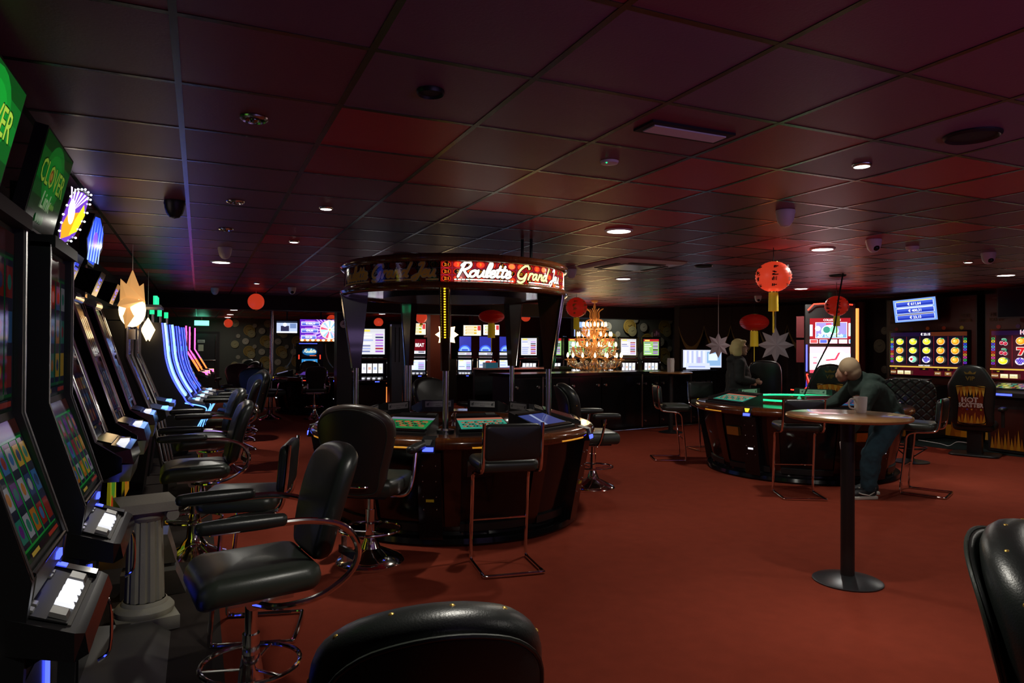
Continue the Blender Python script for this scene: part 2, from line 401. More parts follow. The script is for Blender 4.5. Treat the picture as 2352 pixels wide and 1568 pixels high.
# slanted wall behind the curtains
A, B = Vector((12.3, 9.85)), Vector((10.2, 13.35)); dv = (B-A).normalized(); nv = Vector((dv.y, -dv.x))
wm = MB(); wm.prism([tuple(A), tuple(B), tuple(B+nv*.15), tuple(A+nv*.15)], lambda a, b, t: (a, b, t), 0, CZ+.1)
struct('wall_slanted', wm, 'wallblack')
slab('wall_bar_back', 8.75, 13.5, 15.6, 15.75, 0, CZ, 'wallpaper', 'grey green wallpapered wall behind the bar')
slab('wall_bar_side', 11.85, 12.0, 12.6, 15.6, 0, CZ, 'wallblack')
slab('wall_partition', 7.6, 13.5, 20.0, 20.15, 0, CZ, 'wallred', 'dark red partition wall beyond the bar, red lighting in its paint')  # red lighting on this wall is put into its paint
slab('wall_partition_side', 5.75, 6.35, 18.2, 18.8, 0, CZ, 'wallred', 'square pillar behind the glowing star, red light put into its paint')  # red-lit column; the red light is painted into its colour
slab('trim_1', XL, 12.2, 14.3, 14.75, 2.24, CZ, 'wallblack', 'dark ceiling beam crossing the hall')
slab('baseboard_back', XL, 16, YB-.02, YB, 0, .12, 'satin')

def dials(name, wall, w_, h, fn, seed, scale=1.0, dim=1.0):
    p = Paint(w_, h); rnd = random.Random(seed)
    def dial(x, y, r, c1, c2, ticks):
        u, v = x/w_, y/h
        if x-r < 0 or x+r > w_ or y-r < 0 or y+r > h: return
        p.disc(u, v, r, c1, dim, 20); p.disc(u, v, r*.80, c2, dim, 20); p.disc(u, v, r*.72, c1, dim, 20)
        for k in range(ticks):
            a = 2*PI*k/ticks; X, Y = x-w_/2, y-h/2
            p.stroke([(X+r*.5*math.cos(a), Y+r*.5*math.sin(a)), (X+r*.68*math.cos(a), Y+r*.68*math.sin(a))], r*.05, c2, dim)
        X, Y = x-w_/2, y-h/2
        p.stroke([(X, Y), (X+r*.32, Y+r*.2)], r*.09, '15150f', dim); p.stroke([(X-r*.25, Y+r*.05), (X, Y)], r*.09, '15150f', dim)
    pitch = 1.12*scale; row = 0; y = .1
    while y < h:
        x = .15+(pitch/2 if row % 2 else 0)
        while x < w_:
            dial(x, y, .20*scale, '8a7434', '5c4a20', 16)
            dial(x+.08*scale, y-.13*scale, .135*scale, '8f8a62', '6e6a4a', 12)
            dial(x+.44*scale, y-.02*scale, .115*scale, 'a5a290', '7d7a68', 10)
            dial(x+.19*scale, y+.17*scale, .075*scale, '8f8c7a', '6a685a', 8)
            x += pitch
        y += pitch*.34; row += 1
    o = link(name, p.mesh(name, 'print', fn), wall); o['label'] = 'printed dial motifs of the wallpaper'
    return o
dials('wallpaper_print', bpy.data.objects['wall_back'], 3.2, 2.4, lambda u, v, d: (u+2.0+.55, YB-.002-d*.3, v+1.3), 1)
dials('wallpaper_print', bpy.data.objects['wall_bar_back'], 3.4, 2.3, lambda u, v, d: (u+10.3, 15.6-.002-d*.3, v+1.25), 2)
dials('wallpaper_print', bpy.data.objects['wall_right'], 1.0, 2.3, lambda u, v, d: (XR-.002-d*.3, 9.3-u, v+1.25), 3, dim=.35)

# rear door with notices
d = thing('door_1', 'dark double door with notices in the rear wall', 'door', (.1, YB-.02, 0)); d['kind'] = 'structure'
part('door_leaf', MB().box(-.55, .5, -.04, 0, 0, 1.97), 'satin', d)
part('door_frame', MB().box(-.62, -.55, -.06, 0, 0, 2.04).box(.5, .57, -.06, 0, 0, 2.04).box(-.55, .5, -.06, 0, 1.97, 2.04), 'wallblack', d)
part('closing_bar', MB().cyl((.44, -.07, .25), (.44, -.07, 1.9), .018, 8).cyl((-.5, -.08, 1.02), (.44, -.08, 1.02), .015, 8), 'steel', d)
p = Paint(.24, .16, 'c8c8c4'); p.rect(0, .68, 1, 1, '15151a'); p.rect(.12, .2, .88, .28, '55555a'); p.rect(.12, .4, .7, .48, '77777a'); p.put('notice', 'print', d, (-.03, -.045, 1.72), (1, 0, 0), (0, 0, 1))
p = Paint(.17, .23, 'cfcdb8'); p.put('notice', 'print', d, (-.04, -.045, 1.46), (1, 0, 0), (0, 0, 1))

# ---------------------------------------------------------------- ceiling of tiles in a metal grid
def project(x, y, z):
    v = Vector((x, y, z-H)); d = v.dot(CF)
    return (1176+1597*v.dot(CR)/d, 784-1597*v.dot(CU)/d, d) if d > .05 else None
ceil = slab('ceiling', XL-.2, 16, YF-.2, YB+.3, CZ+.03, CZ+.13, 'wallblack', 'grid ceiling of red and plum square tiles')
GX, GY, T = -.079-.6*2, 1.102-.6*4, .6
tiles = []
for i in range(24):
    for j in range(48):
        x0, y0 = GX+i*T, GY+j*T
        if x0+T < XL-.1 or x0 > 13 or y0 > YB: continue
        q = [project(x0+a*T, y0+b*T, CZ) for a in (0, 1) for b in (0, 1)]
        area = 0
        if all(q):
            xs = [min(max(k[0], 0), 2352) for k in q]; ys = [min(max(k[1], 0), 1568) for k in q]
            area = (max(xs)-min(xs))*(max(ys)-min(ys))
        tiles.append((area, x0, y0, i, j))
tiles.sort(reverse=True)
hole = {}
rt = random.Random(12)
tm = []
for k in range(4):
    tm.append(MB().box(.012, T-.012, .012, T-.012, .003, .018).mesh('ceiling_tile', TILE[k], smooth=False))
rest = [MB() for _ in range(4)]
for n, (area, x0, y0, i, j) in enumerate(tiles):
    nearred = (x0 > 2.2 and y0 > 3) or y0 > 8
    k = rt.choices(range(4), (3.5, 4, 3, 3) if nearred else ((2, 4, 5, 2) if y0 > 2.0 and x0 > .4 else (0, 4, 5, .6)))[0]
    if n < 300 and area > 60: link('tile', tm[k], ceil, (x0, y0, CZ))
    else: rest[k].box(x0+.012, x0+T-.012, y0+.012, y0+T-.012, CZ+.003, CZ+.018)
allm = MB()
for k in range(4): allm.add(rest[k].v, rest[k].f, k)
o = link('distant_tiles', allm.mesh('distant_tiles', TILE, smooth=False), ceil); o['kind'] = 'stuff'
barx = MB().box(-.012, .012, YF, YB, 0, .022).mesh('grid_bar', 'tbar', smooth=False)
bary = MB().box(XL-.1, 13.2, -.012, .012, .0005, .022).mesh('grid_bar', 'tbar', smooth=False)
for i in range(25):
    x = GX+i*T
    if XL-.1 < x < 13.2: link('grid_bar', barx, ceil, (x, 0, CZ))
for j in range(48):
    y = GY+j*T
    if YF < y < YB: link('grid_bar', bary, ceil, (0, y, CZ))

# ---------------------------------------------------------------- things on the ceiling
def lamp(parent, kind, energy, size=.2, color=(1, .95, .84), angle=120, z=-.03):
    l = bpy.data.lights.new('lamp', kind); l.energy = energy; l.color = color
    if kind == 'AREA': l.shape = 'DISK'; l.size = size; l.spread = R(angle)
    if kind == 'SPOT': l.spot_size = R(angle); l.spot_blend = .6; l.shadow_soft_size = size
    if kind == 'POINT': l.shadow_soft_size = size
    o = bpy.data.objects.new('lamp', l); C.objects.link(o); o.parent = parent; o.location = (0, 0, z); return o
def downlight(x, y, label, r=.11, energy=30, lit=True, small=False):
    t = thing('downlight', label, 'ceiling light', (x, y, CZ), 0, 'round recessed downlights')
    part('trim_ring', MB().lathe([(r*.86, -.002), (r*.9, -.012), (r*1.06, -.006), (r*1.1, .0), (r*.86, .004)], 28), 'white' if not small else 'steel', t)
    if lit:
        part('lens', MB().lathe([(0, -.016), (r*.5, -.015), (r*.8, -.011), (r*.9, -.004)], 28), 'smalllens' if small else 'lens', t)
        lamp(t, 'AREA', energy, r*1.4, z=-.04, angle=175 if not small else 70)
    else:
        part('reflector', MB().lathe([(r*.88, -.004), (r*.5, .012), (r*.15, .016), (0, .016)], 24), 'darklens', t)
        part('bulb', MB().ball((0, 0, -.006), (r*.38, r*.38, r*.3)), 'darklens', t)
    return t
EN = 15
for x, y, lab in ((3.22, 4.97, 'round lit downlight above the wheel table canopy\'s right side'), (5.61, 5.0, 'round lit downlight above the bending man\'s table'),
                  (5.5, 8.37, 'round lit downlight between the canopy and the air conditioner'), (8.99, 8.44, 'round lit downlight beside the large lit paper lantern'),
                  (9.71, 5.69, 'round lit downlight above the rightmost fruit machine'), (.23, 8.86, 'round lit downlight under the white dome camera on the left'),
                  (.86, 20.4, 'nearest lit downlight beyond the beam by the rear door'), (.88, 23.4, 'middle lit downlight before the rear door'),
                  (.89, 25.7, 'farthest lit downlight near the rear wall'), (5.3, 19.0, 'lit downlight behind the wheel table beyond the beam'), (5.0, 20.6, 'lit downlight behind the left canopy post'), (10.0, 15.1, 'added hidden downlight behind the beam brightening the bar wallpaper')):  # last one is added out of sight to brighten the bar wallpaper
    downlight(x, y, lab, energy=EN if y < 14 else EN*.5)
for x, y, lab in ((.97, 1.55, 'lit downlight just above the upper edge of the view'), (3.4, -.2, 'lit downlight behind the near right foreground chair'), (5.6, 2.0, 'lit downlight over the red carpet on the right'), (8.6, 2.2, 'lit downlight at the far right outside the view')):
    downlight(x, y, lab, energy=EN*(1.35 if x < 1 else .75))
for x, y, lab in ((3.24, 2.63, 'small bright spot right of the emergency light'), (.82, 5.07, 'nearer small bright spot on the left ceiling'), (.81, 6.82, 'farther small bright spot on the left ceiling'),
                  (7.9, 5.03, 'small bright spot left of the right dome camera'), (.82, 11.6, 'small bright spot behind the round red lantern')):
    downlight(x, y, lab, r=.045, energy=4, small=True)
for x, y, lab in ((.21, 3.21, 'nearest unlit chrome spot on the left ceiling'), (.22, 5.12, 'middle unlit chrome spot on the left ceiling'), (.2, 6.36, 'farthest unlit chrome spot on the left ceiling')):
    downlight(x, y, lab, r=.055, lit=False, small=True)
# dark spot, speakers
for x, y, r, lab, nm in ((.81, 2.58, .05, 'small dark round vent in the left ceiling', 'vent'), (3.25, 2.05, .11, 'large dark round ceiling speaker at upper right', 'speaker'),
                     (5.51, 6.65, .10, 'dark round ceiling speaker right of the air conditioner', 'speaker'), (7.82, 6.72, .10, 'dark round ceiling speaker behind the hanging cable', 'speaker'), (2.0, 7.3, .11, 'dark round ceiling speaker above the canopy', 'speaker')):
    t = thing('ceiling_'+nm, lab, nm, (x, y, CZ))
    part('rim', MB().lathe([(r*.9, -.004), (r, -.014), (r*1.08, -.004), (r*1.08, .002)], 28), 'satin', t)
    part('grille', MB().lathe([(0, -.006), (r*.3, -.008), (r*.9, -.004)], 28), 'rubber', t)
def dome(x, y, label, m='white', eye=True, s=1.0, az=180):
    t = thing('dome_camera', label, 'camera', (x, y, CZ), az, 'ceiling dome cameras')
    part('housing', MB().lathe([(.0, .0), (.066*s, 0), (.068*s, -.02*s), (.064*s, -.03*s), (.062*s, -.05*s), (.052*s, -.085*s), (.03*s, -.112*s), (0, -.12*s)], 20), m, t)
    if eye: part('lens', MB().ball((0, -.036*s, -.078*s), (.03*s, .026*s, .03*s)), 'lacquer', t)
for x, y, lab, m, e, az in ((3.82, 3.73, 'white dome camera left of the pair on the right ceiling', 'white', False, 0), (5.55, 4.38, 'white dome camera with a dark lens beside a downlight', 'white', True, -20),
                        (7.34, 4.47, 'rightmost white dome camera with a dark lens', 'white', True, -30), (.23, 7.55, 'nearest white dome camera on the left', 'white', False, 0),
                        (.24, 12.9, 'farther white dome camera left of the round lantern', 'white', False, 0), (1.42, 12.19, 'white dome camera right of the round lantern', 'white', True, 0),
                        (9.56, 10.0, 'white dome camera above the flattened lantern', 'white', True, -30), (4.28, 7.69, 'white dome camera hidden by the canopy edge', 'white', False, 0),
                        (-.16, 5.29, 'black dome camera over the leaning slot machines', 'satin', False, 0)):
    dome(x, y, lab, m, e, 1.0, az)
t = thing('smoke_detector', 'flat white smoke detector with a green light', 'smoke detector', (1.98, 3.15, CZ))
part('body', MB().lathe([(0, -.014), (.02, -.016), (.045, -.012), (.05, 0)], 24), 'white', t); part('indicator', MB().ball((-.03, -.02, -.014), .005, 8, 6), 'greenled', t)
t = thing('smoke_detector', 'boxy white smoke detector among the right dome cameras', 'smoke detector', (6.26, 4.52, CZ))
part('base', MB().lathe([(0, -.03), (.055, -.03), (.06, 0)], 20), 'white', t); part('chamber', MB().lathe([(0, -.055), (.03, -.052), (.034, -.03)], 20), 'white', t)
t = thing('emergency_light', 'flush rectangular emergency light in a red tile', 'emergency light', (2.02, 2.57, CZ), 0)
part('frame', MB().box(-.23, .23, -.075, .075, -.008, .004), 'rubber', t); part('diffuser', MB().box(-.2, .2, -.045, .045, -.014, -.006), 'white', t)
t = thing('air_conditioner', 'square white ceiling cassette air conditioner', 'air conditioner', (4.66, 6.93, CZ), 0)
part('panel', MB().hexa([(-.42, -.42, -.03), (.42, -.42, -.03), (.42, .42, -.03), (-.42, .42, -.03), (-.47, -.47, .0), (.47, -.47, 0), (.47, .47, 0), (-.47, .47, 0)]), 'white', t)
part('intake_grille', MB().box(-.25, .25, -.25, .25, -.04, -.028), 'silverplastic', t)
for k in range(4):
    a = k*PI/2; m = MB().box(-.24, .24, -.36, -.30, -.036, -.026).xf(lambda x, y, z: (x*math.cos(a)-y*math.sin(a), x*math.sin(a)+y*math.cos(a), z)); part('air_slot', m, 'rubber', t)
# exit sign
t = thing('exit_sign', 'glowing green exit sign hung before the rear door', 'exit sign', (.08, 26.2, CZ))
part('hanger', MB().box(-.01, .01, -.01, .01, -.12, 0), 'white', t)
part('housing', MB().box(-.24, .24, -.03, .03, -.30, -.11), 'greyplastic', t)
part('lit_panel', MB().box(-.23, .23, -.036, -.03, -.29, -.12), 'exit', t)
lamp(t, 'POINT', 2, .1, (.2, 1, .6), z=-.4)

# ---------------------------------------------------------------- red lanterns
def lantern(x, y, zc, r, label, m='lantern', sq=.88, ribs=14, tassel=1, glyphs=None, glow=0, cordm='rubber'):
    t = thing('paper_lantern', label, 'lantern', (x, y, zc), 0, 'hanging red paper lanterns')
    prof = []; n = ribs*2
    for i in range(n+1):
        a = -PI/2+PI*(.06+.88*i/n); k = 1 if i % 2 else .955
        prof.append((r*math.cos(a)*k, r*sq*math.sin(a)))
    part('paper_shade', MB().lathe(prof, 28), m, t, ang=60)
    zt = r*sq*math.sin(PI/2*.88)
    part('upper_cap', MB().lathe([(r*.16, zt+.004), (r*.24, zt+.002), (r*.24, zt-.02)], 16), 'gold', t); part('lower_cap', MB().lathe([(r*.24, -zt+.02), (r*.24, -zt-.012), (r*.14, -zt-.012)], 16), 'gold', t)
    part('cord', MB().cyl((0, 0, zt), (0, 0, CZ-zc), .004, 6), cordm, t)
    if tassel:
        part('tassel', MB().lathe([(r*.26, -zt-.01), (r*.28, -zt-.20*tassel*r/.18)], 20).cyl((0, 0, -zt-.01), (0, 0, -zt-.42*tassel*r/.18), .008, 8), 'tassel', t)
    if glyphs:
        g = MB(); rnd = random.Random(glyphs)
        for k in range(6):
            a0 = k*PI/3+.35
            for row in range(4):
                zz = r*sq*(.52-.36*row); rr = r*math.sqrt(max(.05, 1-(zz/(r*sq))**2))*1.008
                for q in range(7):
                    hz = rnd.random() < .5; du = rnd.uniform(-.20, .08); dvv = rnd.uniform(-.12, .12)*r; L = rnd.uniform(.10, .28)
                    if hz: pts = [(a0+du, zz+dvv), (a0+du+L, zz+dvv+.004)]
                    else: pts = [(a0+du*.9, zz-.11*r), (a0+du*.9+.03, zz+.12*r)]
                    vs = []
                    for s_ in pts:
                        for w_ in (-1, 1):
                            if hz: vs.append((rr*math.sin(s_[0]), -rr*math.cos(s_[0]), s_[1]+w_*.026*r))
                            else: vs.append((rr*math.sin(s_[0]+w_*.020), -rr*math.cos(s_[0]+w_*.020), s_[1]))
                    g.add(vs, [(0, 2, 3, 1)])
        part('painted_characters', g, 'blacktxt' if glyphs != 5 else 'goldplate', t, kind='stuff')
    if glow: lamp(t, 'POINT', glow, r*.5, (1, .25, .12), z=-r*1.3)
    return t
lantern(5.13, 5.16, 2.235, .172, 'large bright paper lantern with black characters beside a downlight', 'lanternbright', .87, glyphs=3, glow=1.2)
lantern(9.66, 10.2, 2.03, .275, 'wide flattened dark red lantern in front of the curtain', 'lanterndark', .58)
lantern(8.65, 7.45, 2.17, .172, 'dim red lantern before the red neon slot machine', 'lantern', .87, glyphs=4, tassel=.8)
lantern(6.32, 11.16, 2.27, .20, 'red lantern with gold characters beside the chandelier', 'lantern', .92, glyphs=5)
lantern(.93, 13.3, 2.33, .145, 'round pinkish red lantern hanging before the beam', 'lanternbright', 1.0, tassel=0, cordm='white')
lantern(.9, 25.4, 2.30, .145, 'small lit round lantern by the rear door', 'lanternbright', 1.0, tassel=0)
lantern(3.72, 21.8, 2.36, .15, 'lit orange red lantern above the wheel screen', 'lanternbright', .95, tassel=0)
lantern(5.2, 21.9, 2.31, .15, 'orange red lantern behind the left canopy post', 'lanternbright', .9, tassel=0)
lantern(5.13, 17.0, 2.28, .15, 'lit round lantern above the slot with two screens', 'lanternbright', 1.0, tassel=.3)
lantern(5.83, 14.05, 2.2, .29, 'wide dark lantern seen through the canopy', 'lanterndark', .5)
lantern(8.2, 17.3, 2.36, .13, 'small pink red lantern right of the rear canopy post', 'lanternbright', .9, tassel=0)
# ---------------------------------------------------------------- artwork for screens
def rgb(r, g, b): return (r/255, g/255, b/255)
def paint_clover(w_, h, dim=1.0):
    p = Paint(w_, h, '063a10', dim)
    for k in range(6): p.rect(.0+.0*k, k/6, 1, (k+1)/6, ('041f0a', '0a4a18', '0d6b22', '0f8a2c', '0c7a26', '075018')[k])
    p.disc(.5, .62, h*.36, '12a032', 1, 20, 1.3); p.disc(.5, .62, h*.26, '16b83a', 1, 20, 1.4)
    p.text('CLOVER', .5, .62, h*.26, '0b3a08', wmax=w_*.84, bold=h*.012); p.text('CLOVER', .5, .62, h*.25, 'b8e04a', wmax=w_*.82, bold=h*.004)
    p.disc(.42, .62, h*.075, 'b06a1c'); p.disc(.42, .62, h*.045, 'e0b040')
    p.text('Link', .48, .34, h*.19, 'c8e8b0', wmax=w_*.4, shear=.3, bold=h*.004)
    for k in range(3): p.disc(.62+.05*k, .33, h*.035, '8acb50')
    for k in range(4): p.disc(.3+.06*k, .12, h*.05, '118030')
    return p
def paint_reels(w_, h, seed, cols=5, rows=3, bg='0a2412', frame='0c5a26', g=1.0):
    rnd = random.Random(seed); p = Paint(w_, h, bg, g); p.rect(.0, .88, 1, 1, '3a1408'); p.rect(.03, .08, .97, .86, frame); 
    pal = ['7a1f16', '20365c', 'a06018', '2a5a8c', '55206a', '8a8a90', 'b08a20', '1c6a58']
    for i in range(cols):
        p.rect(.05+i*.9/cols, .1, .05+(i+.94)*.9/cols, .84, '141a2a')
        for j in range(rows):
            u, v = .05+(i+.47)*.9/cols, .1+(j+.5)*.74/rows
            p.rect(u-.34/cols, v-.26/rows, u+.34/cols, v+.26/rows, rnd.choice(pal)); p.disc(u, v, min(w_/cols, h/rows)*.22, rnd.choice(pal), 1, 10)
    p.rect(.05, .02, .95, .07, '101018'); p.rect(.1, .03, .3, .06, 'c0a040'); p.rect(.6, .03, .9, .06, 'a03020')
    return p
def paint_paytable(w_, h, seed, bg='d8d4f4', g=1.0, title='8a50d0', col='b0306a'):
    rnd = random.Random(seed); p = Paint(w_, h, bg, g); p.rect(0, .86, 1, 1, title); p.rect(.08, .89, .4, .97, 'f0e060')
    for j in range(7):
        y = .78-j*.11; p.rect(.06, y-.03, .06+rnd.uniform(.3, .5), y+.02, rnd.choice(['f4f4ff', 'a8b4e8', '7078b0', 'ffffff'])); p.rect(.62, y-.035, .94, y+.03, rnd.choice([col, '9a58c8', 'c8a0e8', '40486a']))
    return p
FR = {}
def fruit(p, u, v, r, kind):
    x, y = u, v; du = r/p.w; dvv = r/p.h
    def dd(a, b, rr, c, sx=1, sy=1, n=16): p.disc(u+a*du, v+b*dvv, r*rr, c, 1, n, sx, sy)
    if kind == 'lemon':
        dd(0, 0, 1.0, 'f6f0e0', 1.12, .88); dd(0, 0, .92, 'e8e02c', 1.12, .86); dd(-.15, .15, .5, 'f8f47a', 1.1, .8); dd(.75, .5, .28, '2a8a4a', 1.2, .6); dd(-.3, .3, .16, 'ffffff')
    elif kind == 'orange':
        dd(0, 0, 1.0, 'f6f0e0', 1.1, .95); dd(0, 0, .92, 'f0981c', 1.1, .93); dd(-.12, .05, .55, 'fcc848', 1.1, .9); dd(.35, .75, .32, '2a9a5a', 1.4, .5); dd(-.25, .15, .16, 'fff4c0')
    elif kind == 'grapes':
        dd(0, -.05, 1.0, 'e8e4f8', 1.15, .9)
        for i, (a, b) in enumerate(((-.75, .25), (-.3, .3), (.15, .3), (.6, .28), (-.52, -.1), (-.06, -.1), (.38, -.1), (.8, -.05), (-.25, -.48), (.18, -.48), (0, .62))): dd(a, b, .27, '3a30b8', 1, 1, 10); dd(a-.06, b+.06, .13, 'a098f0', 1, 1, 8)
    elif kind == 'cherry':
        for a, b in ((-.45, -.45), (.45, -.6)): dd(a, b, .48, 'f4e8e8', 1.05); dd(a, b, .42, 'b01838', 1.05); dd(a-.1, b+.12, .14, 'f08090')
        dd(.1, .45, .42, 'd8f0e0', 1.3, .6); dd(.1, .45, .36, '1a9068', 1.3, .55); dd(.6, .2, .32, '1a9068', .7, 1)
    elif kind == 'melon':
        dd(0, 0, 1.0, 'f0f0ea', 1.15, .9); dd(.25, 0, .8, '2aa880', 1.0, .95); dd(.35, .05, .55, '8ae0c0'); dd(-.4, .05, .6, 'f8f4ee', 1, 1.1); dd(-.38, 0, .36, 'c01830'); dd(-.1, .1, .2, 'e03048')
    elif kind == 'seven':
        for g_, c in ((.16, 'f0e0d0'), (0, 'd01820')):
            p.poly([(u+a*du, v+b*dvv) for a, b in ((-.8-g_, .85+g_), (.85+g_, .85+g_), (.85+g_, .45), (.15+g_, -.9-g_), (-.5-g_, -.9-g_), (.2-g_, .35-g_*.6), (-.8-g_, .35-g_))], c)
LINEC = ['28a060', 'd8d030', '3048e0', '40b0e0', '6a5ae8', 'c02020', 'd0a030', 'd040a0', '30b050', '7030d0']
def paint_fruits(w_, h, grid, head, coins):
    p = Paint(w_, h, '0a0714'); p.rect(0, 0, 1, .20, '3c0512'); p.rect(0, .20, 1, .255, '2a0a1a'); p.rect(0, .91, 1, 1, '160a2a'); p.rect(.55, .91, 1, 1, '4a2010')
    if head == 'HOT':
        p.text('HOT', .38, .965, h*.085, 'f0e8f0', bold=.006); p.text('HOT', .38, .965, h*.08, 'b02848'); p.disc(.38, .965, h*.03, '7050e0')
    else: p.text(head, .48, .955, h*.055, 'f4f0f8', bold=.003)
    for k in range(6): p.rect(.045+k*.182-.004, .26, .045+k*.182+.001, .90, '7a1620')
    for side in (.02, .98):
        for k in range(10):
            p.rect(side-.018, .84-k*.058-.022, side+.018, .84-k*.058+.022, LINEC[k]); p.rect(side-.009, .84-k*.058-.012, side+.009, .84-k*.058+.012, '14101c')
    for j, row in enumerate(grid):
        for i, k in enumerate(row):
            if k: fruit(p, .136+i*.182, .785-j*.205, h*.085, k)
    p.rect(0, .185, 1, .215, 'd8b048'); p.text('INSERT MONEY', .48, .235, h*.028, 'f4f0f0', bold=.001)
    for u in (.09, .475, .66, .79): p.rect(u-.06, .125, u+.06, .175, '120408'); p.text('0,00' if u < .6 else ('10' if u < .7 else '0,01'), u, .152, h*.025, 'e8d820')
    for u, c, tx in ((.055, '5a3818', 'PAYOUT'), (.155, 'd8cc90', 'HELP'), (.255, 'd8cc90', 'GAMBLE'), (.655, '6a4420', 'START'), (.785, '6a4420', 'BET')):
        p.rect(u-.042, .02, u+.042, .105, c); p.rect(u-.036, .055, u+.036, .10, 'f4ecc8' if c[0] == 'd' else '8a6030'); p.text(tx, u, .062, h*.028, 'fffbe8' if c[0] != 'd' else 'a09050', wmax=w_*.07)
    return p
def paint_wheel(w_, h):
    p = Paint(w_, h, '5a20b0', 1.15); cx, cy, r = .715, .54, h*.45
    for k in range(24):
        a = 2*PI*k/24; cl = lambda q: (min(1, max(0, q[0])), min(1, max(0, q[1]))); p.poly([(cx, cy), cl((cx+.55*math.cos(a)*h/w_*1.4, cy+.75*math.sin(a))), cl((cx+.55*math.cos(a+.12)*h/w_*1.4, cy+.75*math.sin(a+.12)))], 'c8a0ff')
    p.rect(0, 0, 1, .16, 'c06020'); p.rect(0, .10, 1, .2, '8a48c0')
    p.disc(cx, cy, r, 'f0b070', 1, 32); p.disc(cx, cy, r*.95, 'f8f0ff', 1, 32)
    pal = ['a8d0f8', 'f8f8ff', '8ab8f0', 'e8d8f8', 'a0c8e8', 'ffffff', '9cc0f0', 'f0c8e0', 'e05070', 'b0d8f8', 'f8f0ff', '98c8f0', 'e06080', 'd8e8f8', '88b0e8', 'f4b8d0', 'a8d8f8', 'ffffff']
    for k, c in enumerate(pal): p.disc(cx, cy, r*.9, c, 1, 3, a0=2*PI*k/18+.02, a1=2*PI*(k+1)/18-.02)
    p.disc(cx, cy, r*.2, 'fff4f0', 1.3, 20); p.disc(cx, cy, r*.1, 'f0c060', 1, 12)
    for y, tx, ww in ((.82, '€1838,19', .44), (.50, '€78,50', .40), (.2, '€37,50', .36)):
        p.rect(.03, y-.10, .03+ww, y+.08, 'f0e4f8'); p.rect(.045, y-.085, .02+ww, y+.06, '3a48c0'); p.rect(.045, y-.02, .02+ww, y+.06, '8a98e8'); p.rect(.12, y+.08, .36, y+.13, 'a050c0'); p.text(tx, .03+ww/2, y-.015, h*.09, 'ffffff', bold=.003)
    for k in range(8): p.disc(.055+k*.127, .055, h*.06, 'f4ecc0', 1.1, 12, 1.3, .9)
    return p
RED = {1, 3, 5, 7, 9, 12, 14, 16, 18, 19, 21, 23, 25, 27, 30, 32, 34, 36}
def paint_roulette(w_, h, style):
    bgc = {'green': '1f8a4a', 'teal': '3aa58a', 'blue': '3c4a8c', 'bluecal': '1c5a80', 'dim': '4a2420', 'grey': '7a7aa0', 'violet': '5a38a0', 'red': '5a1828'}[style]
    p = Paint(w_, h, bgc, .55)
    p.rect(0, .82, 1, 1, {'green': '8a86a0', 'teal': 'b8705a', 'bluecal': '6a2a30'}.get(style, bgc))
    if style in ('green', 'teal'):
        for i in range(12):
            for j in range(3):
                n = 3*i+j+1; u, v = .12+i*.068, .28+j*.17
                p.disc(u, v, h*.062, 'd04a30' if n in RED else '1a2420', 1, 8, 1.1, 1); p.disc(u, v, h*.032, bgc, 1, 6)
        p.rect(.02, .04, .98, .10, '176a38' if style == 'green' else '2c8a70')
    elif style == 'blue':
        p.poly([(.42, 1), (.52, 1), (.30, 0), (.22, 0)], 'a8b4d8'); p.rect(.0, .0, 1, .05, '202848')
    elif style == 'bluecal':
        p.rect(.36, .3, .68, .75, '3a3ac0')
        for u0 in (.1, .72):
            for i in range(4):
                for j in range(3): p.disc(u0+i*.065, .34+j*.16, h*.05, '101828' if (i+j) % 2 else 'a03040', 1, 8)
    return p
def paint_big(w_, h, top):
    p = Paint(w_, h, '7a1018' if top else 'e8f0f8', 1.2)
    if top:
        p.text('COLLECTION', .55, .93, h*.085, 'ffffff', wmax=w_*.42)
        p.rect(.14, .22, .92, .84, 'e0d0e8'); p.rect(.155, .235, .905, .825, '7a70c0'); p.disc(.5, .5, h*.24, 'c8e0f0', 1, 20, 1.3); p.disc(.42, .55, h*.13, '2a7060', 1, 16); p.disc(.60, .55, h*.15, '70c890', 1, 16); p.rect(.40, .74, .54, .80, 'b03040'); p.disc(.2, .6, h*.1, 'f0e8ff', 1, 12)
        p.rect(.155, .235, .905, .37, '5a80b8'); p.text('20', .26, .33, h*.13, 'f0f0d0', shear=.2, bold=.003); p.text('Diamonds', .6, .33, h*.11, 'b8e8a8', wmax=w_*.5, shear=.2, bold=.002)
        p.rect(0, 0, 1, .19, '4a0a14')
        for k in range(5): p.rect(.0+k*.24, .02, .2+k*.24 if k < 4 else 1.0, .17, 'f0e0e8'); p.rect(.015+k*.24, .03, .185+k*.24 if k < 4 else 1.0, .16, ('c04040', '3a50b0', 'b8a8e0', 'a8c8a0', '4a80a0')[k])
        p.rect(0, .3, .07, .75, 'b0d0e8'); p.rect(.95, .3, 1, .8, 'c0e0d8')
    else:
        p.rect(0, .75, 1, 1, 'e8a0b0'); p.rect(0, 0, 1, .12, 'c03848'); p.disc(.6, .5, h*.42, 'ffffff', 1.1, 24, 1.2); p.disc(.6, .5, h*.30, 'f8fcff', 1.2, 24, 1.2)
        p.poly([(.38, .30), (.40, .30), (.40, .52), (.62, .56), (.70, .78), (.76, .80), (.66, .50), (.40, .46)], 'd83048'); p.rect(.08, .34, .2, .42, 'd06070'); p.rect(.08, .56, .2, .62, 'd08090'); p.rect(.18, .08, .22, .75, 'e8d8e0')
    return p

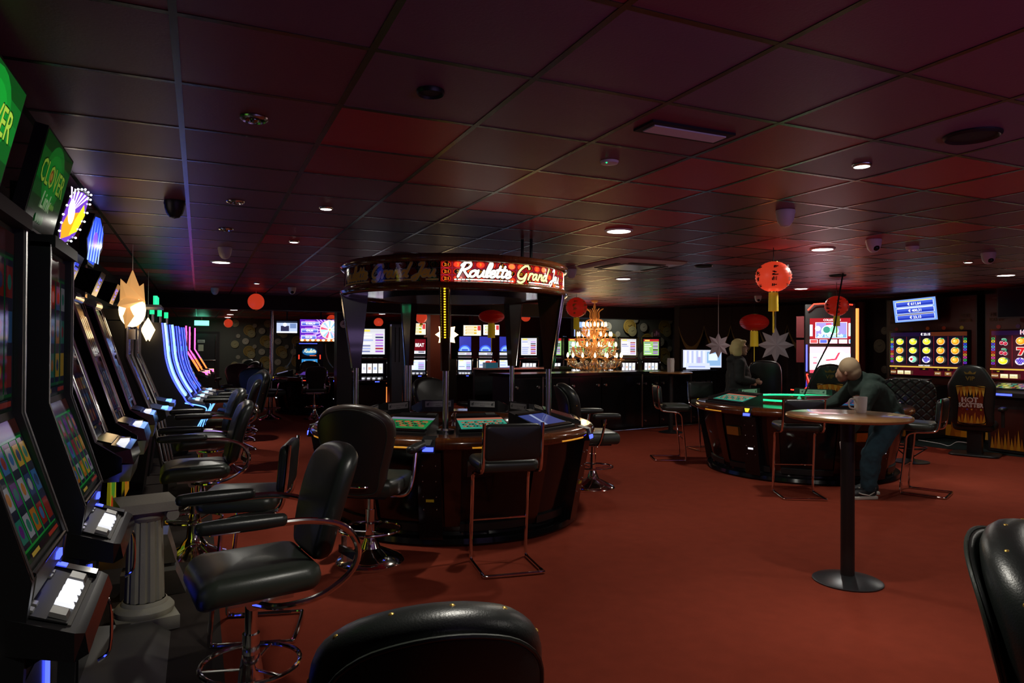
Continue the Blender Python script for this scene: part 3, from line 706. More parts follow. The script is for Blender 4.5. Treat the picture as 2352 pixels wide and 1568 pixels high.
def side(poly, x0, x1, mi=0, mb=None):
    return (mb or MB()).prism(poly, lambda a, b, t: (t, a, b), x0, x1, mi)
def tray(t, w_, y0, y1, z0, z1):      # button deck artwork + keys; deck plane from front (y0,z0) to back (y1,z1)
    pass

# ---------------------------------------------------------------- nearest two machines: tall twin-screen cabinets with green toppers
def slot_clover(y, label, seed, topdim):
    t = thing('slot_machine', label, 'slot machine', (-.6, y, 0), 90)
    w2 = .29
    prof = [(.36, 0), (-.12, 0), (-.14, .58), (-.21, .62), (-.25, .70), (-.10, .76), (-.15, .86), (0, 1.29), (0, 1.94), (.36, 1.94)]
    part('cabinet', side(prof, -w2+.03, w2-.03), 'satin', t)
    for sx in (-1, 1):
        a, b = (-w2, -w2+.035) if sx < 0 else (w2-.035, w2)
        part('side_panel', side([(.37, 0), (-.13, 0), (-.15, .72), (-.165, .84), (-.03, 1.29), (-.03, 1.96), (.37, 1.96)], a, b), 'darksteel', t)
        xx = sx*(w2+.001)
        part('edge_trim', MB().tube([(xx-sx*.004, -.167, .85), (xx-sx*.004, -.033, 1.29), (xx-sx*.004, -.033, 1.95)], .004, 6), 'steel', t)
    part('upper_frame', MB().box(-w2, w2, -.05, .05, 1.94, 1.99), 'satin', t)
    paint_reels(.50, .62, seed, 4, 3, g=.28).put('upper_screen', 'dimscreen', t, (0, -.002, 1.61), (1, 0, 0), (0, 0, 1))
    up = Vector((0, .15, .43)).normalized()
    paint_reels(.50, .42, seed+1, 5, 3, '0c3016', '128a34', .6).put('main_screen', 'dimscreen', t, (0, -.078, 1.075), (1, 0, 0), up)
    part('screen_lip', MB().tube([(-.26, -.162, .855), (.26, -.162, .855)], .008, 8), 'lacquer', t)
    # deck
    dk = part('button_deck', MB().hexa([(-.31, -.40, .60), (.31, -.40, .60), (.29, -.12, .64), (-.29, -.12, .64), (-.31, -.40, .685), (.31, -.40, .685), (.29, -.12, .745), (-.29, -.12, .745)]), 'satin', t)
    part('deck_plate', MB().hexa([(-.26, -.375, .686), (.20, -.375, .686), (.20, -.15, .736), (-.26, -.15, .736), (-.26, -.375, .694), (.20, -.375, .694), (.20, -.15, .744), (-.26, -.15, .744)]), 'greyplastic', dk)
    def key(cx, cy, kw, kd, m):
        z = .693+(cy+.375)*.222
        part('button', MB().hexa([(cx-kw, cy-kd, z-.004), (cx+kw, cy-kd, z-.004), (cx+kw, cy+kd, z+.018*kd/.04), (cx-kw, cy+kd, z+.018*kd/.04)]+[(cx-kw*.9, cy-kd*.85, z+.012), (cx+kw*.9, cy-kd*.85, z+.012), (cx+kw*.9, cy+kd*.85, z+.012+kd*.44), (cx-kw*.9, cy+kd*.85, z+.012+kd*.44)]), m, dk)
    for k in range(4): key(-.125+k*.065, -.315, .0165, .042, 'whiteled')
    key(-.21, -.315, .034, .04, 'silverplastic'); key(.145, -.315, .038, .04, 'silverplastic')
    for cx, cy in ((-.22, -.20), (-.165, -.20), (.11, -.19), (.16, -.19)): key(cx, cy, .018, .014, 'silverplastic')
    part('ticket_display', MB().hexa([(.215, -.39, .69), (.275, -.39, .69), (.275, -.15, .742), (.215, -.15, .742), (.215, -.39, .705), (.275, -.39, .705), (.275, -.15, .757), (.215, -.15, .757)]), 'lacquer', dk)
    part('blue_indicator', MB().hexa([(.225, -.24, .738), (.265, -.24, .738), (.265, -.16, .756), (.225, -.16, .756), (.225, -.24, .741), (.265, -.24, .741), (.265, -.16, .759), (.225, -.16, .759)]), 'blueled', dk)
    part('deck_nose', MB().hexa([(-.31, -.46, .62), (.31, -.46, .62), (.31, -.40, .60), (-.31, -.40, .60), (-.29, -.44, .675), (.29, -.44, .675), (.31, -.40, .685), (-.31, -.40, .685)]), 'lacquer', t)
    part('grab_handle', MB().tube(smooth_path([(.24, -.40, .62), (.24, -.46, .58), (.24, -.46, .42), (.24, -.40, .38)], 4), .009, 8), 'chrome', t)
    part('belly_panel', MB().box(-.25, .25, -.142, -.125, .08, .54), 'lacquer', t)
    part('side_lock', MB().cyl((-.292, -.06, .64), (-.305, -.06, .64), .028, 16), 'steel', t)
    part('belly_light', MB().box(.05, .09, -.15, -.142, .30, .50), 'blueled', t)
    part('speaker_panel', MB().hexa([(-.22, -.155, .77), (.22, -.155, .77), (.22, -.1, .77), (-.22, -.1, .77), (-.22, -.165, .845), (.22, -.165, .845), (.22, -.12, .85), (-.22, -.12, .85)]), 'greyplastic', t)
    part('blue_lamp', MB().box(.10, .16, -.172, -.16, .80, .825), 'blueled', t)
    # topper screen, leaning forward
    ux = Vector((1, 0, 0)); uy = Vector((0, -.09, .40)).normalized(); nn = ux.cross(uy)
    c = Vector((0, .02, 2.235)); tb = MB()
    pts = [(-.31, -.21), (.31, -.21), (.31, .21), (-.31, .21)]
    tb.add([c+ux*a+uy*b+nn*0 for a, b in pts]+[c+ux*a+uy*b-nn*.05 for a, b in pts], [(0, 1, 2, 3), (7, 6, 5, 4), (0, 4, 5, 1), (1, 5, 6, 2), (2, 6, 7, 3), (3, 7, 4, 0)])
    tp = part('topper_monitor', tb, 'satin', t)
    paint_clover(.595, .40, topdim).put('topper_screen', 'screen', tp, c, ux, uy)
    part('topper_stand', MB().box(-.05, .05, .10, .16, 1.96, 2.25), 'satin', t)
    for o_ in [q for q in t.children if q.name.split('.')[0] in ('button_deck', 'deck_nose', 'grab_handle')]:
        for m_ in [o_]+list(o_.children):
            for v in m_.data.vertices: v.co.y = -.10+(v.co.y+.12)*.62
    return t
slot_clover(2.70, 'nearest slot machine with a bright green screen topper', 11, .55)
slot_clover(3.72, 'second slot machine with a dimmer green lettered topper', 21, .16)

# ---------------------------------------------------------------- three leaning chrome-edged machines
def slot_lean(y, label, seed):
    t = thing('slot_machine', label, 'slot machine', (-.70, y, 0), 90)
    w2 = .27
    prof = [(.34, 0), (-.10, 0), (-.12, .72), (-.30, .80), (-.30, .88), (-.16, .98), (.12, 1.84), (.34, 1.88)]
    part('cabinet', side(prof, -w2, w2), 'lacquer', t)
    for sx in (-1, 1):
        for off, m in ((0, 'chrome'), (.075, 'steel')):
            x = sx*(w2-off)
            part('edge_trim', MB().tube([(x, -.165, .98), (x, .118, 1.85), (x, .20, 1.88)], .011 if off == 0 else .007, 8), m, t)
        x = sx*(w2+.004)
        part('side_strip', MB().tube([(x, -.02, .95), (x, .24, 1.80)], .006, 6), 'steel', t)
    up = Vector((0, .28, .86)).normalized(); nn = Vector((1, 0, 0)).cross(up)
    for zc, h, sd in ((1.22, .40, 0), (1.62, .38, 1)):
        yc = -.16+.28*(zc-.98)/.86
        paint_reels(.38, h, seed+sd, 4, 3, '140a1e', '2a1440', .25).put('reel_screen', 'dimscreen', t, (0, yc-.003, zc), (1, 0, 0), up)
    dk = part('button_deck', MB().hexa([(-.25, -.36, .84), (.25, -.36, .84), (.25, -.12, .88), (-.25, -.12, .88), (-.23, -.34, .925), (.23, -.34, .925), (.23, -.14, .985), (-.23, -.14, .985)]), 'chrome', t)
    for k in range(5): part('button', MB().box(-.13+k*.062, -.085+k*.062, -.31, -.26, .92, .952), 'whiteled' if k < 4 else 'silverplastic', dk)
    part('deck_display', MB().hexa([(-.2, -.24, .955), (.2, -.24, .955), (.2, -.15, .982), (-.2, -.15, .982), (-.2, -.24, .962), (.2, -.24, .962), (.2, -.15, .989), (-.2, -.15, .989)]), 'lacquer', dk)
    part('deck_front', MB().hexa([(-.24, -.34, .74), (.24, -.34, .74), (.24, -.1, .74), (-.24, -.1, .74), (-.25, -.355, .84), (.25, -.355, .84), (.25, -.1, .84), (-.25, -.1, .84)]), 'steel', t)
    bp = Paint(.40, .50, 'c8c020', .6); bp.rect(0, 0, 1, .3, 'd89018'); bp.disc(.5, .55, .12, '60b030'); bp.disc(.3, .3, .06, 'e04020'); bp.text('WIN', .5, .8, .08, 'e0f0a0')
    bp.put('belly_glass', 'screen' if seed == 31 else 'dimscreen', t, (0, -.125, .47), (1, 0, 0), (0, 0, 1))
    # small tilted display box on top
    ux = Vector((1, 0, 0)); uy = Vector((0, -.35, .94)).normalized(); nn = ux.cross(uy); c = Vector((0, -.02, 1.98)); tb = MB()
    pts = [(-.13, -.09), (.13, -.09), (.13, .09), (-.13, .09)]
    tb.add([c+ux*a+uy*b for a, b in pts]+[c+ux*a*.8+uy*b*.8-nn*.16 for a, b in pts], [(0, 1, 2, 3), (7, 6, 5, 4), (0, 4, 5, 1), (1, 5, 6, 2), (2, 6, 7, 3), (3, 7, 4, 0)])
    bx = part('display_box', tb, 'lacquer', t)
    sp = Paint(.21, .14, '0a0a20', .8); rnd = random.Random(seed)
    for k in range(4): sp.rect(.3+.05*rnd.random(), .12+k*.19, .9-.2*rnd.random(), .24+k*.19, '3a48e0')
    sp.disc(.15, .7, .022, '4060ff')
    sp.put('box_screen', 'screen', bx, c, ux, uy)
    part('top_cap', MB().cyl((-.2, .14, 1.88), (.2, .14, 1.88), .045, 14), 'steel', t)
    return t
b1 = slot_lean(4.85, 'leaning chrome-edged slot machine just behind the plaster column', 31)
b2 = slot_lean(5.95, 'middle leaning chrome-edged slot machine under a blue fin topper', 35)
b3 = slot_lean(7.05, 'farthest leaning chrome-edged slot machine by the warm paper star', 39)
# bulb-ringed fan topper on the first, blue fin on the second
def fan_outline():
    return [(-.16, -.19), (-.05, -.16), (.08, -.10), (.19, .02), (.24, .14), (.235, .20), (.12, .21), (.0, .185), (-.10, .12), (-.17, .0), (-.19, -.10)]
ux = Vector((1, 0, 0)); uy = Vector((0, -.12, .99)).normalized(); nn = ux.cross(uy); c = Vector((.03, .0, 2.285)); ux = Vector((math.cos(R(9)), -math.sin(R(9)), 0)); nn = ux.cross(uy)
m = MB().prism(fan_outline(), lambda a, b, k: c+ux*a+uy*b-nn*k, 0, .06)
tp = part('fan_topper', m, 'satin', b1)
fp = Paint(1, 1); o = [(a+.5, b+.5) for a, b in fan_outline()]
sc_ = lambda k: [(.5+(a-.52)*k+.02, .5+(b-.5)*k) for a, b in o]
fp.poly(sc_(.9), '6a38b8', 1.2); fp.poly([(.36, .36), (.5, .40), (.66, .50), (.60, .56), (.42, .52), (.35, .44)], 'e08818', 1.6); fp.poly([(.48, .40), (.60, .44), (.70, .56), (.66, .62), (.54, .50)], 'd8d020', 1.6); fp.disc(.47, .54, .07, 'fff8e0', 1.6, 14, .8, 1.1)
for k in range(6): fp.poly([(.47, .54), (.40+.06*k, .68), (.43+.06*k, .68)], 'f0d8ff', 1.5)
fp.put('fan_artwork', 'screen', tp, c, ux, uy)
for i in range(22):
    P = fan_outline(); k = i*len(P)/22; a = P[int(k) % len(P)]; b_ = P[(int(k)+1) % len(P)]; fr = k-int(k)
    q = c+ux*(a[0]+(b_[0]-a[0])*fr)+uy*(a[1]+(b_[1]-a[1])*fr)+nn*.008
    part('rim_bulb', MB().ball(q, .0065, 8, 6), 'whitebulb', tp)
part('topper_stand', MB().box(-.04, .04, .1, .15, 1.88, 2.3), 'satin', b1)
c = Vector((-.06, .0, 2.30)); ux = Vector((math.cos(R(6)), -math.sin(R(6)), 0)); nn = ux.cross(uy); tp = part('fin_topper', MB().prism([(-.22, -.02), (-.1, -.19), (.06, -.2), (.24, -.04), (.22, .1), (.05, .2), (-.1, .18)], lambda a, b, k: c+ux*a+uy*b-nn*k, 0, .05), 'satin', b2)
fp = Paint(1, 1); fp.poly([(.30, .48), (.41, .33), (.55, .32), (.71, .47), (.70, .58), (.55, .67), (.42, .66)], '2a48e8', 1.5)
for k in range(5): fp.poly([(.36+.07*k, .34), (.40+.07*k, .34), (.38+.07*k, .64)], '90b0ff', 1.4)
fp.disc(.5, .5, .06, '7a50e0', 1.4); fp.put('fin_artwork', 'screen', tp, c, ux, uy)
part('topper_stand', MB().box(-.05, .05, .06, .16, 1.88, 2.3), 'chrome', b2)
for i in range(9): part('rim_bulb', MB().ball((.27, .1, 2.02+i*.045), .007, 6, 5), 'whitebulb', b2)

# ---------------------------------------------------------------- dark blue-lit cabinet
def slot_dark(y, label):
    t = thing('slot_machine', label, 'slot machine', (-.66, y, 0), 90)
    prof = [(.34, 0), (-.14, 0), (-.22, .7), (-.36, .78), (-.34, .86), (-.18, .90), (.02, 1.42), (.02, 1.78), (.34, 1.78)]
    part('cabinet', side(prof, -.29, .29), 'satin', t)
    for sx in (-1, 1):
        x = sx*.29
        part('edge_trim', MB().tube([(x, -.36, .1), (x-sx*.0, -.24, .72), (x, -.19, .90), (x, .012, 1.42), (x, .012, 1.79)], .02, 8), 'steel', t)
    paint_reels(.46, .34, 51, 5, 3, '0a0a20', '101848', .3).put('upper_screen', 'dimscreen', t, (0, .017, 1.60), (1, 0, 0), (0, 0, 1))
    paint_reels(.46, .46, 52, 5, 3, '0a0a20', '101848', .3).put('main_screen', 'dimscreen', t, (0, -.085, 1.16), (1, 0, 0), Vector((0, .2, .52)))
    dk = part('button_deck', MB().hexa([(-.27, -.40, .80), (.27, -.40, .80), (.27, -.16, .82), (-.27, -.16, .82), (-.27, -.40, .85), (.27, -.40, .85), (.27, -.16, .89), (-.27, -.16, .89)]), 'steel', t)
    for k in range(5): part('button', MB().box(-.18+k*.075, -.125+k*.075, -.36, -.30, .855, .872), 'cyanled', dk)
    part('topper_box', MB().box(-.29, .29, .0, .3, 1.79, 1.90), 'satin', t)
    return t
slot_dark(8.35, 'dark cabinet with blue-lit bent edges beside the warm paper star')
slot_dark(9.45, 'second dark cabinet with blue-lit bent edges before the curved neon machines')

# ---------------------------------------------------------------- curved blue neon machines
def arc_pts(k=10):
    # side profile of the curved front, from the top to the deck (local y, z)
    P = [(.02, 1.84), (-.005, 1.60), (-.03, 1.36), (-.09, 1.14), (-.18, .95), (-.25, .84)]
    return [(v.x, v.y) for v in smooth_path([(a, b, 0) for a, b in P], 4)]
def slot_neon(y, label, group):
    t = thing('slot_machine', label, 'slot machine', (-.41+.08*(y-10.9), y, 0), 88, group)
    A_ = arc_pts(); prof = [(.42, 0), (-.10, 0), (-.22, .36), (-.36, .62), (-.36, .70), (-.30, .76)]+A_[::-1]+[(.42, 1.86)]
    part('cabinet', side(prof, -.30, .30), 'satin', t)
    pa = [(0, a, b) for a, b in A_]
    for sx in (-1,):
        x = sx*.292
        part('neon_strip', MB().tube([(x, a-.012, b) for a, b in A_], .017 if y < 12 else .008, 8), 'iceled' if y < 12 else 'blueled', t)
        part('neon_edge', MB().tube([(x+sx*.018, a+.02, b) for a, b in A_]+[(x+sx*.018, -.27, .76), (x+sx*.018, -.36, .70)], .010, 8), 'blueled', t)
        part('lower_neon', MB().tube(smooth_path([(x+sx*.012, -.25, .74), (x+sx*.012, -.44, .70), (x+sx*.012, -.52, .66), (x+sx*.012, -.50, .58), (x+sx*.012, -.40, .38), (x+sx*.012, -.34, .18)], 4), .008, 8), 'cyanled', t)
    part('lower_panel', side([(-.08, .02), (-.33, .16), (-.39, .38), (-.49, .58), (-.50, .66), (-.40, .70), (-.1, .70)], -.29, .29), 'satin', t)
    scr = MB()
    n = len(pa); vs = []
    p = Paint(.5, 1.1, '10204a', .7); rnd = random.Random(int(y*10))
    for k in range(40): p.disc(rnd.uniform(.08, .92), rnd.uniform(.04, .96), rnd.uniform(.02, .05), rnd.choice(['2048c0', '40a0e0', '8060e0', 'd0b040', '1a2a6a', 'c04060']), 1, 10)
    p.rect(.05, .62, .95, .7, '60b0f0'); 
    L = [0]
    for i in range(1, n): L.append(L[-1]+math.hypot(A_[i][0]-A_[i-1][0], A_[i][1]-A_[i-1][1]))
    def curve(u, v, d):
        s_ = (1-(v/1.1+.5))*L[-1]; i = max(k for k in range(n-1) if L[k] <= s_+1e-9); f = min(1, (s_-L[i])/max(1e-6, L[i+1]-L[i]))
        return (u, A_[i][0]+(A_[i+1][0]-A_[i][0])*f-.004-d, A_[i][1]+(A_[i+1][1]-A_[i][1])*f)
    p2 = Paint(.5, 1.1); 
    for k in range(16): p2.rect(0, k/16, 1, (k+1)/16, '0c1838' if k % 3 else '1c3a80', .6)
    p2.v += [(a, b, .004) for a, b, _ in p.v[4:]]; o_ = len(p2.c)-4; p2.f += [tuple(i+o_ for i in f) for f in p.f[1:]]; p2.c += p.c[4:]
    link('curved_screen', p2.mesh('curved_screen', 'screen', curve), t)
    dk = part('button_deck', MB().hexa([(-.30, -.50, .715), (.30, -.50, .715), (.30, -.24, .76), (-.30, -.24, .76), (-.30, -.50, .745), (.30, -.50, .745), (.30, -.24, .80), (-.30, -.24, .80)]), 'silverplastic', t)
    part('deck_tongue', MB().pad(rrect(.34, .26, .10), .03, .01, lambda u, v, k: (u, v-.56, .715+k)), 'greyplastic', dk)
    part('dial_ring', MB().ring((0, -.38, .778), .06, .006, 24, 6, sy=.8), 'cyanled', dk)
    for s_ in (-.16, .16): part('button', MB().cyl((s_, -.40, .765), (s_, -.40, .785), .03, 14), 'whiteled', dk)
    part('signal_lamp', MB().cyl((0, .3, 1.86), (0, .3, 2.0), .028, 12), 'steel', t)
    part('lamp_cap', MB().cyl((0, .3, 2.0), (0, .3, 2.10), .032, 12), 'greenled', t)
    return t
slot_neon(10.9, 'nearest curved slot machine outlined in ice blue neon', 'curved blue neon slot machines')
slot_neon(11.7, 'second curved slot machine outlined in ice blue neon', 'curved blue neon slot machines')
slot_neon(12.5, 'third curved slot machine outlined in ice blue neon', 'curved blue neon slot machines')
slot_neon(13.3, 'farthest curved slot machine outlined in ice blue neon', 'curved blue neon slot machines')
# ---------------------------------------------------------------- pink neon machines farther back
def slot_pink(y, label):
    t = thing('slot_machine', label, 'slot machine', ({16.4: -.25, 17.2: -.19, 18.3: -.09}[y], y, 0), 88, 'pink neon slot machines')
    part('cabinet', side([(.4, 0), (-.1, 0), (-.12, .78), (-.40, .86), (-.38, .95), (-.26, 1.0), (.0, 1.45), (.0, 1.95), (.4, 1.95)], -.28, .28), 'satin', t)
    for sx in (-1,):
        x = sx*.28
        part('neon_strip', MB().tube([(x, -.01, 1.95), (x, -.01, 1.45), (x, -.13, 1.24)], .015, 8), 'pinkled', t)
        part('lower_neon', MB().tube([(x, -.13, 1.24), (x, -.27, 1.0)], .015, 8), 'orangeled', t)
    paint_reels(.5, .44, int(y*7), 5, 3, '2a0a30', '6a1a50').put('upper_screen', 'screen', t, (0, -.003, 1.70), (1, 0, 0), (0, 0, 1))
    paint_reels(.5, .44, int(y*9), 5, 3, '2a0a30', '6a1a50').put('main_screen', 'screen', t, (0, -.14, 1.225), (1, 0, 0), Vector((0, .26, .45)))
    dk = part('button_deck', MB().hexa([(-.28, -.44, .85), (.28, -.44, .85), (.28, -.22, .93), (-.28, -.22, .93), (-.28, -.44, .90), (.28, -.44, .90), (.28, -.22, 1.0), (-.28, -.22, 1.0)]), 'silverplastic', t)
    for k, m in enumerate(('pinkled', 'yellowled', 'pinkled', 'yellowled')): part('button', MB().box(-.25+k*.13, -.15+k*.13, -.42, -.28, .905, .975), m, dk)
    return t
slot_pink(16.4, 'nearest slot machine edged with pink and orange neon'); slot_pink(17.2, 'middle slot machine edged with pink and orange neon'); slot_pink(18.3, 'farthest slot machine edged with pink and orange neon')

# green signal lamps on wall bracket behind the dark cabinets
t = thing('lamp_bracket', 'wall bracket with three small green lit tubes above the dark cabinets', 'light fixture', (-.98, 9.9, 2.0), 90)
part('shelf', MB().box(-.4, .4, -.55, .02, 0, .03), 'greyplastic', t)
for k in range(3): part('lit_tube', MB().cyl((-.18+k*.18, -.48, .03), (-.18+k*.18, -.48, .15), .025, 10), 'greenled', t)

# plaster column stand
t = thing('plaster_column', 'short pale fluted plaster column between the slot machines', 'column', (-.26, 4.30, 0), 12)
part('plinth', MB().box(-.15, .15, -.15, .15, 0, .075), 'stone', t)
part('torus_base', MB().lathe([(.14, .075), (.148, .09), (.148, .105), (.135, .122), (.118, .13), (.112, .145), (.105, .15)], 28), 'stone', t)
fl = MB(); n = 48; vs = []
for z in (.15, .58):
    for i in range(n): a = 2*PI*i/n; rr = (.098 if i % 4 else .086)-(.012 if z > .3 else 0); vs.append((rr*math.cos(a), rr*math.sin(a), z))
fl.add(vs, [(i, (i+1) % n, n+(i+1) % n, n+i) for i in range(n)]); part('fluted_shaft', fl, 'stone', t)
part('capital', MB().lathe([(.084, .58), (.10, .60), (.10, .62), (.12, .64)], 28).box(-.14, .14, -.14, .14, .64, .69), 'stone', t)
for sx in (-1, 1): part('scroll', MB().cyl((sx*.115, -.13, .615), (sx*.115, .13, .615), .032, 14), 'stone', t)
# silver foot boxes below the leaning machines
for k, (x, y, z) in enumerate(((-.14, 4.98, .30), (-.12, 4.88, .10))):
    b_ = MB().hexa([(-.14, -.10, -.05), (.10, -.10, -.09), (.10, .10, -.09), (-.14, .10, -.05), (-.14, -.10, .06), (.10, -.10, .0), (.10, .10, .0), (-.14, .10, .06)])
    solo('coin_chute', MB().hexa([(-.30, -.12, 0), (.06, -.12, 0), (.06, .12, 0), (-.30, .12, 0), (-.30, -.12, .15), (.0, -.12, .15), (.0, .12, .15), (-.30, .12, .15)]) if k else MB().hexa([(-.40, -.12, -.13), (.02, -.12, -.13), (.02, .12, -.13), (-.40, .12, -.13), (-.40, -.12, .05), (-.03, -.12, .05), (-.03, .12, .05), (-.40, .12, .05)]), 'silverplastic', ('upper' if k == 0 else 'lower')+' silver box low in front of the leaning slot machines', 'box', (x, y, z if k == 0 else 0))
# ramp of the raised machine floor
solo('floor_step', MB().hexa([(-.6, 2.2, 0), (-.12, 2.2, 0), (-.12, 4.15, 0), (-.6, 4.15, 0), (-.6, 2.2, .09), (-.22, 2.2, .07), (-.22, 4.15, .07), (-.6, 4.15, .09)]), 'greyplastic', 'grey sloped foot plate in front of the nearest slot machines', 'foot plate')
# ---------------------------------------------------------------- round electronic roulette tables
def pol(r, a, z): return (r*math.sin(a), -r*math.cos(a), z)     # angle 0 = local front (-Y)
def sector(r0, r1, z0, z1, a0, a1, n=6):
    return MB().lathe([(r0, z0), (r1, z0), (r1, z1), (r0, z1), (r0, z0)], n, a0=a0, a1=a1)
def roulette_table(name, label, loc, rz, nst, styles, canopy=False, off=.5, green=False, vis=None, redled=False):
    t = thing(name, label, 'roulette table', loc, rz)
    st = 2*PI/nst
    part('plinth', MB().lathe([(.0, 0), (1.12, 0), (1.14, .02), (1.13, .06), (1.06, .07), (1.05, .10), (0, .10)], 64), 'lacquer', t)
    body = [(1.05, .10), (1.09, .20), (1.14, .42), (1.18, .60), (1.20, .76)]
    nb = 10 if nst == 10 else nst*2
    for k in range(nb):
        a0 = 2*PI*k/nb+(R(4) if nst == 10 else 0); a1 = a0+2*PI/nb
        g = .055
        part('door_panel', MB().lathe([(r-.012, z) for r, z in body], 8, a0=a0+g, a1=a1-g), 'lacquer', t)
        part('pilaster', MB().lathe([(r+.006, z) for r, z in body], 3, a0=a1-g, a1=a1+g), 'wood', t)
        part('skirting', MB().lathe([(1.075, .10), (1.082, .16), (1.06, .165)], 8, a0=a0+g, a1=a1-g), 'satin', t)
    part('core', MB().lathe([(1.0, .1), (1.05, .76), (.0, .76)], 48), 'satin', t)
    rail = []
    for k in range(11): a = -PI*.55+PI*1.1*k/10; rail.append((1.235+.055*math.cos(a), .80+.05*math.sin(a)))
    part('wooden_rail', MB().lathe([(1.12, .755)]+rail+[(1.10, .852)], 96), 'woodrail', t)
    part('deck_ring', MB().lathe([(1.14, .85), (.70, .86)], 64), 'lacquer', t)
    part('inner_ring', MB().lathe([(.72, .858), (.70, .875), (.66, .87), (.62, .82), (.60, .74)], 64), 'woodrail', t)
    part('wheel_bowl', MB().lathe([(.60, .762), (.48, .765), (.36, .80), (.16, .79), (.05, .84), (0, .85)], 48), 'wood', t)
    part('wheel_turret', MB().lathe([(.05, .82), (.03, .86), (.035, .89), (.015, .92), (0, .925)], 16), 'chrome', t)
    if green: part('glow_strip', MB().ring((0, 0, .90), .66, .012, 64, 8), 'greenled', t)
    hw = .225 if nst == 10 else .33
    for k in range(nst):
        a = st*(k+off); ca, sa = math.cos(a), math.sin(a)
        def L(u, v, z): return (u*ca+v*sa, u*sa-v*ca, z)       # u tangential, v radial outward
        r0, r1 = .74, 1.15
        c = MB().hexa([L(-hw*.74, r0, .85), L(-hw*1.08, r1, .85), L(hw*1.08, r1, .85), L(hw*.74, r0, .85), L(-hw*.74, r0, .985), L(-hw*1.08, r1, .872), L(hw*1.08, r1, .872), L(hw*.74, r0, .985)])
        cs = part('console', c, 'satin', t)
        # raised bezel
        bz = MB()
        def S(u, f, dz=0): v = r0+(r1-r0)*f; return L(u, v, .985+(.872-.985)*f+dz)
        for f0, f1, u0, u1 in ((.86, .96, -1.0, 1.0), (.2, .28, -.8, .8)): bz.hexa([S(u0*hw, f0), S(u0*hw, f1), S(u1*hw, f1), S(u1*hw, f0), S(u0*hw, f0, .01), S(u0*hw, f1, .01), S(u1*hw, f1, .01), S(u1*hw, f0, .01)])
        part('bezel', bz, 'lacquer', cs)
        sty = styles[k % len(styles)]
        pr = paint_roulette(1, 1, sty)
        def fn(u, v, d, S=S, hw=hw): f = .86-(v+.5)*.58; return S(u*2*hw*(.84+.1*(f-.3)), f, .004+d*.3)
        link('touch_screen', pr.mesh('touch_screen', 'screen', fn), cs)
        # notice facing the wheel
        p = Paint(.27 if nst == 10 else .34, .06, 'c4c6c2'); p.text('DO NOT BANG ON SCREEN', .5, .55, .011, '50504e', wmax=.17); p.rect(.4, .16, .6, .22, '303030')
        for u in (.1, .9): p.disc(u, .45, .014, '707474'); p.stroke([((u-.5)*p.w, 0), ((u-.5)*p.w+.016, .016)], .005, '202020')
        uu = Vector(L(1, 0, 0)); p.put('notice', 'print', cs, L(0, r0-.004, .945), -uu, (0, 0, 1))
        part('gold_inlay', MB().lathe([(1.286, .772), (1.2905, .779), (1.286, .786)], 6, a0=a-.13, a1=a+.13), 'redled' if redled else 'amberstrip', t)
        part('small_pad', MB().hexa([S(hw*.35, .02, .001), S(hw*.35, .12, .001), S(hw*.7, .12, .001), S(hw*.7, .02, .001), S(hw*.35, .02, .006), S(hw*.35, .12, .006), S(hw*.7, .12, .006), S(hw*.7, .02, .006)]), 'greyplastic', cs)
    nbill = 5
    for k in range(nbill):
        a = 2*PI*k/nbill+(R(-4) if nst == 10 else R(-48)); ca, sa = math.cos(a), math.sin(a)
        def L(u, v, z): return (u*ca+v*sa, u*sa-v*ca, z)
        bx = part('bill_tower', MB().hexa([L(-.09, 1.0, .06), L(-.09, 1.15, .06), L(.09, 1.15, .06), L(.09, 1.0, .06), L(-.09, 1.0, .74), L(-.09, 1.275, .74), L(.09, 1.275, .74), L(.09, 1.0, .74)]), 'lacquer', t)
        part('bill_slot', MB().hexa([L(-.05, 1.2, .74), L(-.05, 1.31, .74), L(.05, 1.31, .74), L(.05, 1.2, .74), L(-.05, 1.2, .86), L(-.05, 1.285, .84), L(.05, 1.285, .84), L(.05, 1.2, .86)]), 'satin', bx)
        part('slot_funnel', MB().hexa([L(-.015, 1.294, .80), L(-.015, 1.304, .80), L(.015, 1.304, .80), L(.015, 1.294, .80), L(-.03, 1.286, .84), L(-.03, 1.294, .84), L(.03, 1.294, .84), L(.03, 1.286, .84)]), 'silverplastic' if nst == 10 else 'yellowled', bx)
        part('blue_light', MB().hexa([L(-.04, 1.30, .755), L(-.04, 1.314, .755), L(.04, 1.314, .755), L(.04, 1.30, .755), L(-.04, 1.30, .785), L(-.04, 1.312, .785), L(.04, 1.312, .785), L(.04, 1.30, .785)]), 'blueled', bx)
        for z in (.30, .40, .52, .64):
            for u in (-.05, .05):
                part('screw', MB().ball(L(u, 1.15+.125*(z-.06)/.68+.003, z), .006, 6, 5), 'steel', bx)
        part('key_label', MB().hexa([L(-.03, 1.20, .36), L(-.03, 1.213, .36), L(.03, 1.213, .36), L(.03, 1.20, .36), L(-.03, 1.20, .38), L(-.03, 1.217, .38), L(.03, 1.217, .38), L(.03, 1.20, .38)]), 'yellowplastic' if nst == 10 else 'whiteled', bx)
